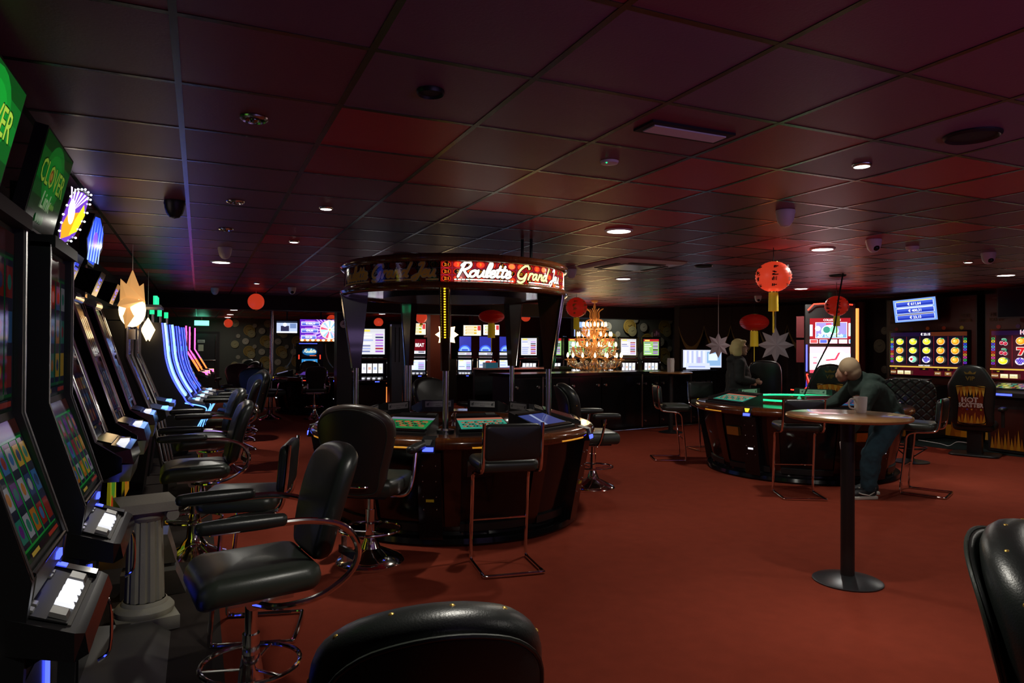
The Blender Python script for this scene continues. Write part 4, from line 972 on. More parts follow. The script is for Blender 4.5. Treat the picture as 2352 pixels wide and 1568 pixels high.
        if nst != 10:
            a2 = a-.22; ca, sa = math.cos(a2), math.sin(a2)
            part('coin_tray', MB().hexa([L(-.09, 1.1, .50), L(-.09, 1.185, .50), L(.09, 1.185, .50), L(.09, 1.1, .50), L(-.09, 1.1, .60), L(-.09, 1.20, .60), L(.09, 1.20, .60), L(.09, 1.1, .60)]), 'goldplate', t)
        else:
            a2 = a+.26; ca, sa = math.cos(a2), math.sin(a2)
            part('lock_plate', MB().hexa([L(-.03, 1.12, .54), L(-.03, 1.172, .54), L(.03, 1.172, .54), L(.03, 1.12, .54), L(-.03, 1.12, .66), L(-.03, 1.195, .66), L(.03, 1.195, .66), L(.03, 1.12, .66)]), 'greyplastic', t)
    if canopy:
        for k in range(5):
            a = 2*PI*k/5; ca, sa = math.cos(a), math.sin(a)
            def L(u, v, z): return (u*ca+v*sa, u*sa-v*ca, z)
            ps = part('post', MB().cyl(L(0, .90, .86), L(0, .90, 1.36), .024, 14).lathe([(.07, .855), (.07, .87), (.03, .88)], 18, c=(L(0, .90, 0)[0], L(0, .90, 0)[1], 0)), 'steel', t)
            part('wooden_fin', MB().hexa([L(-.028, .865, 1.34), L(-.028, .935, 1.34), L(.028, .935, 1.34), L(.028, .865, 1.34), L(-.035, .80, 2.02), L(-.035, 1.03, 2.02), L(.035, 1.03, 2.02), L(.035, .80, 2.02)]), 'wood', ps)
            part('fin_trim', MB().tube([L(-.03, .937, 1.34), L(-.035, 1.035, 2.02)], .006, 6).tube([L(.03, .937, 1.34), L(.035, 1.035, 2.02)], .006, 6), 'chrome', ps)
        a = 0
        led = MB()
        for k in range(20): z = 1.60+k*.0200; v = .935+.1*(z-1.34)/.68+.006; led.box(-.007, .007, -v-.004, -v+.004, z, z+.011)
        part('yellow_light_strip', led, 'yellowled', t)
        def torus(rc, zc, rr): return [(rc+rr*math.cos(2*PI*k/12), zc+rr*.8*math.sin(2*PI*k/12)) for k in range(13)]
        part('lower_cornice', MB().lathe(torus(1.0, 2.015, .045), 96), 'woodrail', t)
        part('upper_cornice', MB().lathe(torus(1.0, 2.235, .045), 96), 'woodrail', t)
        part('canopy_ceiling', MB().lathe([(1.0, 2.0), (.66, 2.0)], 64), 'chrome', t, 'mirrored underside of the canopy')
        part('canopy_hub', MB().lathe([(.66, 1.965), (0, 1.965)], 48).lathe([(.66, 1.965), (.66, 2.0)], 48), 'satin', t)
        part('canopy_roof', MB().lathe([(1.0, 2.25), (.9, 2.27), (0, 2.27)], 64), 'satin', t)
        part('hanger_tube', MB().cyl((.62, -.1, 2.27), (.62, -.1, CZ), .014, 8).cyl((.70, -.12, 2.27), (.70, -.12, CZ), .014, 8), 'rubber', t)
        for k in range(5):      # sign panels, one to each bay
            W, Hh = 1.0*2*PI/5, .165; lit = k in (0, 1)
            p = Paint(W, Hh, '8a140a' if lit else '160806'); bright = 1 if lit else .35
            p.rect(0, 0, 1, 1, '7c1008' if lit else '140606', 1, 40)
            for i in range(14):
                for j in range(3):
                    u, v = (i+.5)/14, (j+.5)/3; end = i in (0, 13); n = 3*(i-1)+j+1
                    red = (not end) and n in RED
                    p.disc(u, v, Hh*.155, 'c8281a' if lit else '6a1a10', 1, 16, 1.42, 1)
                    if not red: p.disc(u, v, Hh*.128, '140404', 1, 16, 1.42, 1)
                    elif lit: p.disc(u, v, Hh*.13, 'e83a22' if (i*3+j) % 4 else 'f07a48', 1.1, 16, 1.42, 1)
                    p.text('2:1' if end else str(n), u, v, Hh*.15, 'f4a020' if lit else '9a5020', bright)
                if i: p.rect(i/14-.001, 0, i/14+.001, 1, '7a2050' if lit else '6a6478')
            for j in (1, 2): p.rect(0, j/3-.008, 1, j/3+.008, '7a2050' if lit else '6a6478', 1, 40)
            c1 = 'fff6e0' if lit else 'f0c050'; g = 1.6 if lit else 1.0; ol = '2a0806' if lit else 'b8b090'
            script(p, 'Roulette', -.50, -.040, .112, .019, c1, g, ol, sx=1.22); script(p, 'Grand', .0, -.038, .108, .017, 'ffe890' if lit else c1, g, ol, sx=1.36); script(p, 'Jeu', .395, -.038, .108, .017, c1, g, ol, sx=1.2)
            for u0, u1 in ((.085, .475), (.60, .82), (.91, .985)):
                p.rect(u0-.004, .075, u1+.004, .165, ol, 1, 16); p.rect(u0, .09, u1, .15, c1, g, 16)
            amid = 2*PI*(k+.5)/5-R(2)
            def fn(u, v, d, amid=amid): aa = amid+u/1.0; return pol(1.004+d*.12, aa, 2.125+v)
            o = link('sign_panel', p.mesh('sign_panel', 'screen' if lit else 'glossprint', fn), t)
            o['label'] = 'lit red sign panel with white script lettering' if lit else 'unlit dark sign panel with gold script lettering'
    return t
rA = roulette_table('roulette_table', 'large round roulette table under an illuminated lettered canopy', (2.17, 6.11, 0), -24.2, 10, ['teal', 'blue', 'dim', 'dim', 'dim', 'dim', 'dim', 'dim', 'dim', 'green'], True)
rB = roulette_table('roulette_table', 'round roulette table with green glow where the man bends over', (7.0, 6.6, 0), -24.2, 5, ['bluecal', 'dim', 'dim', 'dim', 'teal'], False, 0, True)
rC = roulette_table('roulette_table', 'distant round roulette table with a red light strip', (2.75, 16.9, 0), -24, 5, ['violet', 'red', 'dim', 'dim', 'grey'], False, 0, False, redled=True)
l = lamp(rB, 'POINT', 1.0, .2, (.1, 1, .5), z=1.0)

# ---------------------------------------------------------------- seats
def seat_base(t, m, r=.235, ring_z=.27, ring_r=.19, top=.56, style='dome'):
    if style == 'dome':
        part('base', MB().lathe([(0, 0), (r, 0), (r, .018), (r*.93, .04), (r*.6, .075), (r*.3, .11), (.05, .16), (.036, .20)], 36), m, t)
    else:
        part('base', MB().lathe([(0, 0), (r, 0), (r, .010), (r*.85, .022), (r*.45, .065), (r*.25, .13), (.045, .24), (.034, .30)], 36), m, t)
    part('column', MB().cyl((0, 0, .16), (0, 0, .38), .034, 16).cyl((0, 0, .36), (0, 0, top), .025, 16), m, t)
    fr = MB().ring((0, 0, ring_z), ring_r, .010, 32, 8)
    for k in range(3): a = 2*PI*k/3+.4; fr.cyl((.02*math.cos(a), .02*math.sin(a), ring_z-.02), (ring_r*math.cos(a), ring_r*math.sin(a), ring_z), .007, 8)
    part('foot_ring', fr, m, t)
def curved_arm_chair(label, loc, rz):
    t = thing('bar_chair', label, 'chair', loc, rz, 'padded pedestal chairs with curved chrome arms')
    seat_base(t, 'chrome', .22, .26, .19, .57, 'trumpet')
    part('seat_bracket', MB().box(-.18, .18, -.12, .12, .555, .575).cyl((-.14, -.02, .545), (.14, -.02, .545), .03, 12), 'steel', t)
    so = rrect(.46, .46, .07, 4)
    part('seat', MB().pad(so, .105, .045, lambda u, v, k: (u, v, .575+k-.10*max(0, -v-.10)**2/.13**2*.35)), 'leather2', t)
    def bk(u, v, k): # backrest: u across, v up, k thickness
        z = .70+v; lean = .16*v+.05*(v/.4)**2
        return (u, .205+lean+k-.35*u*u*0+.25*(-u*u)+.0, z)
    bo = [(-.17, 0), (-.20, .12), (-.215, .26), (-.20, .36), (-.14, .405), (0, .42), (.14, .405), (.20, .36), (.215, .26), (.20, .12), (.17, 0), (.10, -.035), (-.10, -.035)]
    part('backrest', MB().pad([(v.x, v.y) for v in smooth_path([(a, b, 0) for a, b in bo], 3, True)], .085, .038, bk), 'leather', t)
    for sx in (-1, 1):
        x = sx*.27
        path = smooth_path([(sx*.15, -.02, .548), (sx*.24, .06, .55), (x, .20, .575), (x, .32, .65), (x, .345, .74), (x, .29, .825), (x, .17, .865), (x, .02, .872), (x, -.20, .868)], 5)
        am = part('arm_tube', MB().tube(path, .0135, 10), 'chrome', t)
        part('arm_pad', MB().pad(rrect(.055, .32, .025, 3), .045, .018, lambda u, v, k: (x+u, v-.09, .862+k)), 'leather', am)
        part('back_bracket', MB().box(x-sx*.10-.012, x-sx*.10+.012, .315, .33, .66, .76).hexa([(x-sx*.10, .30, .70), (x, .325, .69), (x, .335, .69), (x-sx*.10, .31, .70), (x-sx*.10, .30, .73), (x, .335, .72), (x, .345, .72), (x-sx*.10, .31, .73)]), 'steel', am)
    return t
def tub_chair(label, loc, rz, brown=False, bw=1, bh=1, arms=True):
    t = thing('tub_chair', label, 'chair', loc, rz, 'rounded-back pedestal tub chairs')
    seat_base(t, 'chrome', .24, .24, .215, .50, 'dome')
    part('under_frame', MB().box(-.16, .16, -.16, .16, .485, .51), 'satin', t)
    so = [(-.20, -.24), (.20, -.24), (.25, -.18), (.26, .0), (.24, .16), (.17, .23), (-.17, .23), (-.24, .16), (-.26, .0), (-.25, -.18)]
    part('seat', MB().pad([(v.x, v.y) for v in smooth_path([(a, b, 0) for a, b in so], 3, True)], .125, .05, lambda u, v, k: (u, v, .505+k)), 'leather2', t)
    def bk(u, v, k): return (u*bw*(1-.12*k), .17+.20*v*bh+k-.75*u*u*bw+.06*v*v, .60+v*bh)
    bo = [(-.17, -.06), (-.20, .08), (-.245, .24), (-.27, .36), (-.255, .45), (-.19, .51), (-.10, .54), (0, .55), (.10, .54), (.19, .51), (.255, .45), (.27, .36), (.245, .24), (.20, .08), (.17, -.06), (.08, -.09), (-.08, -.09)]
    out = [(v.x, v.y) for v in smooth_path([(a, b, 0) for a, b in bo], 3, True)]
    b_ = part('backrest', MB().pad(out, .115, .05, bk, 4), 'brownlitleather' if brown else 'leather', t)
    # piped back shell: outer skin a little proud of the cushion
    n = len(out); rim = [bk(u*.93, (v-.22)*.93+.22, .118) for u, v in out]
    part('back_shell', MB().pad([(u*.90, (v-.22)*.90+.22) for u, v in out], .018, .008, lambda u, v, k: bk(u, v, .122+k)), 'leather', b_)
    part('piping', MB().tube([bk(u*.905, (v-.22)*.905+.22, .136) for u, v in out], .0045, 6, True), 'leather2', b_)
    for q in range(0, n, 4):
        u, v = out[q]
        if v > .2: part('stud', MB().ball(bk(u*.985, (v-.22)*.985+.22, .06), .007, 8, 6), 'goldplate', b_)
    for sx in (-1, 1) if arms else ():
        am = part('arm_tube', MB().tube(smooth_path([(sx*.17, .06, .495), (sx*.27, .03, .50), (sx*.305, -.01, .60), (sx*.315, -.05, .79)], 5), .013, 10), 'chrome', t)
        part('arm_pad', MB().pad(rrect(.07, .30, .03, 3), .055, .022, lambda u, v, k: (sx*.315+u, v-.06, .785+k)), 'leather', am)
    part('back_bracket', MB().tube(smooth_path([(-.09, .31, .60), (-.09, .345, .60), (.09, .345, .60), (.09, .31, .60)], 3), .008, 8).box(-.09, .09, .22, .30, .575, .585), 'chrome', t)
    return t
def sled_stool(label, loc, rz):
    t = thing('bar_stool', label, 'stool', loc, rz, 'cantilever chrome bar stools')
    for sx in (-1, 1):
        x = sx*.205
        part('leg', MB().tube(smooth_path([(x, .235, 1.02), (x, .215, .80), (x, .19, .70), (x, .12, .675), (x, -.02, .66), (x, -.085, .62), (x, -.10, .50), (x, -.145, .06), (x, -.12, .016), (x, -.06, .0125), (x, .20, .0125)], 4), .0125, 10), 'chrome', t)
    part('sled_bar', MB().tube(smooth_path([(-.205, .19, .0125), (-.205, .245, .0125), (-.17, .262, .0125), (.17, .262, .0125), (.205, .245, .0125), (.205, .19, .0125)], 4), .0125, 10), 'chrome', t)
    part('foot_rail', MB().cyl((-.205, -.122, .30), (.205, -.122, .30), .009, 10), 'chrome', t)
    part('seat', MB().pad(rrect(.43, .40, .06, 4), .085, .035, lambda u, v, k: (u, v-.03, .675+k-.018*math.cos(u*7)*0-.05*abs(v-.02)*0)), 'leather2', t)
    part('backrest', MB().pad(rrect(.41, .25, .045, 4), .06, .026, lambda u, v, k: (u, .165+k+.08*(v+.12), .89+v)), 'leather', t)
    return t
# left row
curved_arm_chair('padded chair with curved chrome arms in the left foreground', (.20, 2.98, 0), -82)
sled_stool('cantilever stool half hidden behind the left foreground chair', (.25, 4.0, 0), -104)
curved_arm_chair('nearer of two chairs with curved chrome arms by the leaning machines', (-.02, 5.62, 0), -88)
curved_arm_chair('farther of two chairs with curved chrome arms by the leaning machines', (.02, 7.25, 0), -84)
curved_arm_chair('chair with curved arms at the nearest dark cabinet', (.32, 9.2, 0), -95)
tub_chair('blue-lit rounded chair at the nearest neon machine', (.55, 10.9, 0), -70)
tub_chair('rounded chair at the second neon machine', (.62, 12.0, 0), -85)
tub_chair('rounded chair with a bluish back at the farthest neon machine', (.75, 13.3, 0), -35)
tub_chair('wide rounded chair near the pink neon machines', (.7, 16.3, 0), -20)
tub_chair('rounded chair in front of the rear door', (1.05, 18.6, 0), -60)
tub_chair('rounded chair farthest back near the door', (1.1, 21.5, 0), -60)
# far table
tub_chair('rounded chair with arms left of the distant roulette table', (1.35, 15.25, 0), 110)
curved_arm_chair('dark chair with curved arms in front of the distant roulette table', (2.22, 15.05, 0), 178)
tub_chair('rounded chair behind the distant roulette table', (2.75, 18.85, 0), 10)
# canopy table
tub_chair('rounded-back chair with brown light in its leather colour drawn up to the canopy table', (1.12, 4.92, 0), 146, True)
sled_stool('cantilever stool in front of the canopy table', (1.97, 4.50, 0), 172)
tub_chair('rounded chair on the right side of the canopy table', (3.92, 6.55, 0), 75)
tub_chair('rounded chair behind the canopy table', (2.75, 8.15, 0), 20)
# foreground
tub_chair('dark chair back rising at the bottom edge of the view', (.43, 1.50, 0), 172, False, .80, .87, False)
tub_chair('dark chair back cut off at the lower right corner', (1.76, .62, 0), 20)
# right table
sled_stool('cantilever stool left of the glowing green roulette table', (5.97, 7.86, 0), 64)
sled_stool('cantilever stool in front of the glowing green roulette table', (5.72, 5.42, 0), 150)
sled_stool('cantilever stool behind the bending man', (7.02, 4.98, 0), 205)
sled_stool('stool back showing behind the glowing green roulette table', (7.0, 8.35, 0), -10)
# ---------------------------------------------------------------- high tables and what stands on them
def high_table(label, loc, r=.385, zt=1.10):
    t = thing('high_table', label, 'table', loc, 0, 'round wooden standing tables')
    part('table_top', MB().lathe([(0, zt-.032), (r-.02, zt-.032), (r-.004, zt-.024), (r, zt-.014), (r-.004, zt-.004), (r-.015, zt), (0, zt)], 56), 'beech', t)
    part('pole', MB().cyl((0, 0, .03), (0, 0, zt-.03), .043, 20), 'satin', t)
    part('base', MB().lathe([(0, 0), (.215, 0), (.216, .008), (.205, .014), (.06, .045), (.0, .045)], 40), 'darksteel', t)
    return t
high_table('round high table with a white mug in the right foreground', (3.91, 3.28, 0))
high_table('round high table with a glass holder in front of the bar', (7.83, 10.35, 0))
t = thing('mug', 'white mug standing on the foreground high table', 'mug', (4.08, 3.32, 1.10), 0)
part('body', MB().lathe([(0, 0), (.032, 0), (.036, .006), (.040, .05), (.043, .108), (.0405, .108), (.037, .05), (.033, .012), (0, .010)], 28), 'mug', t)
part('handle', MB().tube(smooth_path([(-.036, .016, .092), (-.062, .028, .092), (-.072, .033, .065), (-.064, .029, .035), (-.034, .015, .026)], 4), .006, 8), 'mug', t)
t = thing('napkin_holder', 'clear glass napkin holder on the table by the bar', 'napkin holder', (7.79, 10.30, 1.10), 20)
part('holder', MB().prism([(-.055, 0), (.055, 0), (.06, .08), (.068, .20), (.055, .25), (-.055, .25), (-.068, .20), (-.06, .08)], lambda a, b, k: (a, k, b), -.035, .035), 'mug', t)
part('napkins', MB().box(-.045, .045, -.045, -.036, .02, .22), 'paper', t)

# ---------------------------------------------------------------- bar counter
bc = thing('bar_counter', 'long black bar counter with round knobs below the chandelier', 'bar counter', (4.7, 10.42, 0), 10)
L_ = 5.55
part('carcass', MB().box(0, L_, .03, .60, .05, 1.04), 'satin', bc)
part('counter_top', MB().box(-.05, L_+.05, -.06, .66, 1.04, 1.09), 'lacquer', bc)
part('plinth', MB().box(0, L_, .06, .58, 0, .05), 'rubber', bc)
xs = [0, .62, 1.2, 1.95, 2.95, 3.42, 4.3, 4.75, L_]
for k in range(len(xs)-1):
    pn = part('cabinet_door', MB().box(xs[k]+.012, xs[k+1]-.012, 0, .03, .07, 1.0), 'lacquer', bc)
    for x in (xs[k]+.09, xs[k+1]-.09):
        part('knob', MB().cyl((x, 0, .86), (x, -.025, .86), .022, 14), 'steel', pn)
    part('lower_knob', MB().cyl((xs[k]+.09, 0, .16), (xs[k]+.09, -.02, .16), .018, 12), 'steel', pn)
for x in (.62, 2.95, 4.3): part('upright', MB().box(x-.012, x+.012, -.015, .02, .05, 1.04), 'steel', bc)
part('foot_rail', MB().cyl((.2, -.05, .02), (L_-.2, -.05, .02), .012, 8), 'steel', bc)
def on_counter(u, v=.3): a = R(10); return (4.7+u*math.cos(a)-v*math.sin(a), 10.42+u*math.sin(a)+v*math.cos(a))
x, y = on_counter(4.92, .25)
t = thing('monitor', 'bluish white monitor on the bar behind the woman', 'monitor', (x, y, 1.09), -20)
part('stand', MB().box(-.10, .10, -.06, .08, 0, .015).box(-.03, .03, .0, .03, .01, .12), 'satin', t)
part('casing', MB().box(-.42, .42, -.02, .02, .03, .42), 'satin', t)
p = Paint(.81, .36, 'cfd8f4'); 
for k in range(9): p.rect(.05+k*.06, .05, .08+k*.06, .95, 'a8b4e0' if k % 2 else 'e8ecff')
p.rect(.62, .1, .98, .9, '8ab0d8'); p.rect(.66, .4, .9, .8, 'd8e8f8'); p.rect(.38, .2, .46, .6, 'b0a8d8')
p.put('screen', 'screen', t, (0, -.021, .225), (1, 0, 0), (0, 0, 1))
p = Paint(.5, .13, 'd0d8f8'); p.rect(.1, .3, .8, .5, '9aa8e0'); p.put('lower_display', 'screen', t, (-.14, -.16, .075), (1, 0, 0), Vector((0, .3, 1)))
x, y = on_counter(.75, .3)

# ---------------------------------------------------------------- crystal chandelier
t = thing('chandelier', 'tiered crystal chandelier with candle bulbs over the bar', 'chandelier', (7.57, 12.6, 0))
part('ceiling_rose', MB().lathe([(0, 2.46), (.06, 2.48), (.08, CZ)], 20), 'amber', t)
part('stem', MB().lathe([(.012, 2.46), (.03, 2.38), (.015, 2.33), (.035, 2.27), (.015, 2.20), (.05, 2.10), (.02, 1.95), (.06, 1.80), (.025, 1.60), (.075, 1.45), (.03, 1.30), (.10, 1.20), (.05, 1.12), (0, 1.08)], 16), 'amber', t)
for k in range(8):
    a = 2*PI*k/8; part('plume', MB().tube(smooth_path([(.04*math.cos(a), .04*math.sin(a), 2.10), (.10*math.cos(a), .10*math.sin(a), 2.16), (.10*math.cos(a), .10*math.sin(a), 2.28), (.19*math.cos(a), .19*math.sin(a), 2.35)], 4), [.010]*12+[.006], 6), 'amber', t)
    part('crown_scroll', MB().tube(smooth_path([(.05*math.cos(a), .05*math.sin(a), 2.13), (.17*math.cos(a), .17*math.sin(a), 2.10), (.20*math.cos(a), .20*math.sin(a), 2.0), (.12*math.cos(a), .12*math.sin(a), 1.93)], 4), .011, 6), 'amber', t)
rc = random.Random(3)
def drop(z, r, a, s):
    q = (r*math.cos(a), r*math.sin(a), z)
    return MB().lathe([(0, .0), (.012*s, -.02*s), (.020*s, -.05*s), (.012*s, -.085*s), (0, -.10*s)], 6, c=q)
for tier, (n, rr, zb) in enumerate(((9, .24, 2.005), (9, .36, 1.80), (12, .46, 1.585), (14, .57, 1.36))):
    for k in range(n):
        a = 2*PI*k/n+tier*.35; ca, sa = math.cos(a), math.sin(a)
        arm = part('arm', MB().tube(smooth_path([(.05*ca, .05*sa, zb-.18), (rr*.45*ca, rr*.45*sa, zb-.27), (rr*.85*ca, rr*.85*sa, zb-.22), (rr*ca, rr*sa, zb-.10)], 4), .010, 6), 'amber', t)
        part('bobeche', MB().lathe([(.015, zb-.10), (.06, zb-.085), (.065, zb-.07), (.02, zb-.075)], 10, c=(rr*ca, rr*sa, 0)), 'amber', arm)
        part('candle', MB().cyl((rr*ca, rr*sa, zb-.08), (rr*ca, rr*sa, zb-.03), .014, 8), 'amber', arm)
        part('bulb', MB().lathe([(.010, zb-.03), (.024, zb-.005), (.020, zb+.03), (.006, zb+.065), (0, zb+.07)], 10, c=(rr*ca, rr*sa, 0)), 'bulb', arm)
        for q in range(3):
            aa = a+(q-1)*.13; part('pendant', drop(zb-.10-.02*q, rr+rc.uniform(-.05, .03), aa, 1.0), 'amber' if tier < 2 else 'crystal', arm)
        part('swag_chain', MB().tube(smooth_path([(rr*ca, rr*sa, zb-.09), (rr*.8*math.cos(a+.25), rr*.8*math.sin(a+.25), zb-.22), (rr*math.cos(a+2*PI/n), rr*math.sin(a+2*PI/n), zb-.09)], 4), .007, 5), 'amber' if tier < 3 else 'crystal', arm)
for rr, z, n in ((.50, 1.27, 22), (.40, 1.20, 18), (.28, 1.15, 14), (.16, 1.12, 8)):
    for k in range(n): part('pendant', drop(z, rr, 2*PI*k/n+rr, 1.35), 'crystal', t)
lamp(t, 'POINT', 16, .25, (1, .72, .38), z=1.75)

# ---------------------------------------------------------------- generic upright slots
def upright(label, loc, rz, w_=.5, d=.58, h=1.80, top='pay', mid='reels', seed=1, group=None, mup='screen', mlow='screen', belly=None):
    t = thing('slot_machine', label, 'slot machine', loc, rz, group); w2 = w_/2
    prof = [(d, 0), (0, 0), (0, .70), (-.16, .76), (-.16, .83), (-.02, .90), (.10, 1.22), (.10, 1.24), (.02, 1.30), (.02, h-.03), (.05, h), (d, h)]
    part('cabinet', side(prof, -w2, w2), 'lacquer', t)
    for sx in (-1, 1): part('edge_trim', MB().tube([(sx*w2, -.165, .80), (sx*w2, -.03, .90), (sx*w2, .09, 1.23)], .009, 6), 'chrome', t)
    part('crossbar', MB().cyl((-w2, .015, 1.27), (w2, .015, 1.27), .014, 8), 'chrome', t)
    hh = h-1.34
    P = paint_paytable(w_*.84, hh*.86, seed, 'e4e4ea' if top == 'pay' else '9ad070', .9, 'c02830' if top != 'pay' else 'd8d8e0', '2a2a30' if top != 'pay' else 'a8303c')
    P.put('top_glass', mup, t, (0, .018, 1.32+hh/2), (1, 0, 0), (0, 0, 1))
    up = Vector((0, .12, .32)).normalized()
    if mid == 'reels':
        q = Paint(w_*.82, .26, '0c0c10')
        for k in range(4): q.rect(.06+k*.23, .08, .25+k*.23, .92, 'f0f0f4'); q.rect(.10+k*.23, .38, .21+k*.23, .62, ('c8c8d8', 'd8b0a0', 'a8b8d8', 'd8d8c0')[k]); 
    else: q = paint_paytable(w_*.82, .28, seed+3, 'd4e4ff', 1.0, 'f0f0ff', '80a0e0')
    q.put('reel_glass', mlow, t, (0, .036, 1.06), (1, 0, 0), up)
    dk = part('button_deck', MB().hexa([(-w2, -.17, .80), (w2, -.17, .80), (w2, -.02, .88), (-w2, -.02, .88), (-w2, -.17, .82), (w2, -.17, .82), (w2, -.02, .90), (-w2, -.02, .90)]), 'chrome', t)
    for k in range(4): part('button', MB().box(-w2*.7+k*w_*.18, -w2*.7+k*w_*.18+.06, -.15, -.08, .83, .865), 'whiteled', dk)
    part('blue_light', MB().box(w2*.2, w2*.5, -.172, -.165, .77, .79), 'blueled', t)
    if belly: part('belly_glass', MB().box(-w2*.85, w2*.85, -.012, -.002, .15, .62), belly, t)
    return t
for k, (x, y, top, lab) in enumerate(((7.0, 14.6, 'pay', 'leftmost slot machine behind the bar by the red door'), (7.62, 14.55, 'green', 'slot machine behind the bar left of the chandelier'), (8.26, 14.6, 'green', 'slot machine behind the chandelier with a paper sheet on top'),
                             (9.05, 14.5, 'green', 'slot machine hidden behind the chandelier\'s right half'), (9.62, 14.4, 'pay', 'slot machine with white pay table right of the chandelier'), (10.22, 14.3, 'green', 'slot machine with green pay glass at the right end of the bar row'))):
    upright(lab, (x, y, 0), -38, .44, .58, 1.80, top, 'reels', 60+k, 'slot machines behind the bar')
p = Paint(.16, .17, '3a2440'); p.disc(.5, .5, .04, 'd0a0e0', 1, 10, .6, 1.6); p.rect(.1, .1, .3, .5, 'c090c0'); p.rect(.7, .2, .9, .6, 'b080c0')
t = thing('picture_frame', 'small purple picture standing on the right slot machine', 'picture', (10.42, 14.35, 1.80), -35); part('board', MB().box(-.09, .09, 0, .02, 0, .2), 'satin', t); p.put('photo', 'print', t, (0, -.001, .1), (1, 0, 0), (0, 0, 1))
t = thing('notice_sheet', 'white sheet propped on the slot machine by the chandelier', 'sheet', (8.35, 14.65, 1.80), -35); part('sheet', MB().box(-.08, .08, 0, .01, 0, .22), 'paper', t)
t = thing('monitor', 'tall bluish screen behind the top of the chandelier', 'monitor', (8.95, 15.50, 1.75), 0); part('casing', MB().box(-.26, .26, 0, .06, 0, .46), 'satin', t)
p = Paint(.48, .42, '9ab8f0'); p.rect(.55, .1, .95, .9, 'c8d8ff'); p.put('screen', 'screen', t, (0, -.001, .23), (1, 0, 0), (0, 0, 1))
# stool tops behind the bar
t = thing('bottle_shelf', 'dark green shelf top behind the bar by the red door', 'shelf', (7.2, 13.5, 0)); part('board', MB().box(-.35, .35, -.12, .12, 1.06, 1.12), 'hoodie', t); part('support', MB().box(-.3, .3, -.06, .06, 0, 1.06), 'satin', t)

# ---------------------------------------------------------------- middle of the far hall, seen through the canopy
solo('pillar', MB().box(-.16, .16, -.16, .16, 0, CZ), 'satin', 'black square pillar left of the reel slot machine', 'pillar', (2.80, 14.98, 0))
t = thing('wall_clock', 'small pale round dial on the black pillar', 'clock', (2.77, 14.80, 2.0), 0); part('case', MB().cyl((0, 0, 0), (0, -.03, 0), .095, 20), 'satin', t); part('dial', MB().cyl((0, -.03, 0), (0, -.035, 0), .08, 20), 'white', t); part('hand', MB().box(-.006, .006, -.039, -.036, -.01, .05).box(-.035, .0, -.039, -.036, -.006, .006), 'blacktxt', t)
t = upright('old slot machine with three reel windows beside the black pillar', (3.42, 14.95, 0), -14, .62, .5, 1.98, 'pay', 'reels', 81)
part('side_light', MB().box(.30, .315, -.02, .0, .12, .66), 'orangeled', t); part('coin_tray', MB().box(-.28, .28, -.10, .0, .10, .16), 'chrome', t)
t = thing('machine_screen', 'tall dark panel with a pale metal column beside it', 'partition', (4.05, 14.85, 0), 0); part('perforated_panel', MB().box(-.24, 0, -.03, .12, 0, 2.02), 'darksteel', t); part('metal_column', MB().cyl((.08, 0, 0), (.08, 0, 2.06), .06, 20), 'steel', t)
part('vent_strip', MB().box(-.17, -.15, -.034, -.03, 1.2, 1.95), 'rubber', t); part('vent_strip', MB().box(-.08, -.06, -.034, -.03, 1.2, 1.95), 'rubber', t)
t = upright('slot machine with a red lettered screen below a round lantern', (5.15, 17.5, 0), -18, .56, .5, 1.78, 'pay', 'pay', 85)
q = Paint(.48, .30, '6a0c18'); q.text('BIG BEAT', .5, .5, .09, 'f8f0f0', wmax=.4, bold=.004); q.put('logo_screen', 'screen', t, (0, .012, 1.58), (1, 0, 0), (0, 0, 1))
def hung_screen(label, x, y, zc, w_, h, rz, pnt, tilt=0):
    t = thing('hung_screen', label, 'screen', (x, y, CZ), rz)
    part('bracket', MB().box(-.02, .02, .03, .06, zc-CZ, 0), 'satin', t); part('casing', MB().box(-w_/2-.02, w_/2+.02, 0, .05, zc-CZ-h/2-.02, zc-CZ+h/2+.02), 'satin', t)
    pnt.put('screen', 'screen', t, (0, -.001, zc-CZ), (1, 0, 0), (0, 0, 1)); return t
def jack(w_, h, seed, bg='f4ecd8'):
    p = Paint(w_, h, bg); r_ = random.Random(seed)
    for j in range(3): p.rect(.12, .15+j*.28, .75, .33+j*.28, r_.choice(['d8b040', 'c85030', 'b0c040'])); p.rect(.16, .2+j*.28, .6, .27+j*.28, 'fff8e8')
    p.rect(.8, .5, .98, .95, 'd04040'); return p
hung_screen('small bright jackpot screen above the red lettered slot machine', 5.12, 17.3, 1.99, .42, .29, -18, jack(.42, .29, 1))
hung_screen('small bright jackpot screen left of the wide dark lantern', 6.55, 17.1, 1.97, .46, .27, -18, jack(.46, .27, 2))
hung_screen('tilted bright jackpot screen below the wide dark lantern', 7.05, 17.0, 1.99, .42, .27, -18, jack(.42, .27, 3, 'ffffff'))
hung_screen('wide prize wheel screen above the far machines', 2.86, 18.35, 1.94, 1.03, .56, -8, paint_wheel(1.03, .56))
p = Paint(.5, .30, 'b8c8e8'); p.rect(0, .85, 1, 1, '202838'); p.rect(.2, .15, .6, .6, '2a2a48'); p.rect(.65, .4, .95, .8, '7088b8'); p.rect(0, 0, 1, .12, 'f0f4ff'); p.disc(.4, .7, .05, 'e8f0ff')
hung_screen('smaller bluish screen left of the prize wheel screen', 2.04, 18.5, 2.02, .5, .30, -8, p)
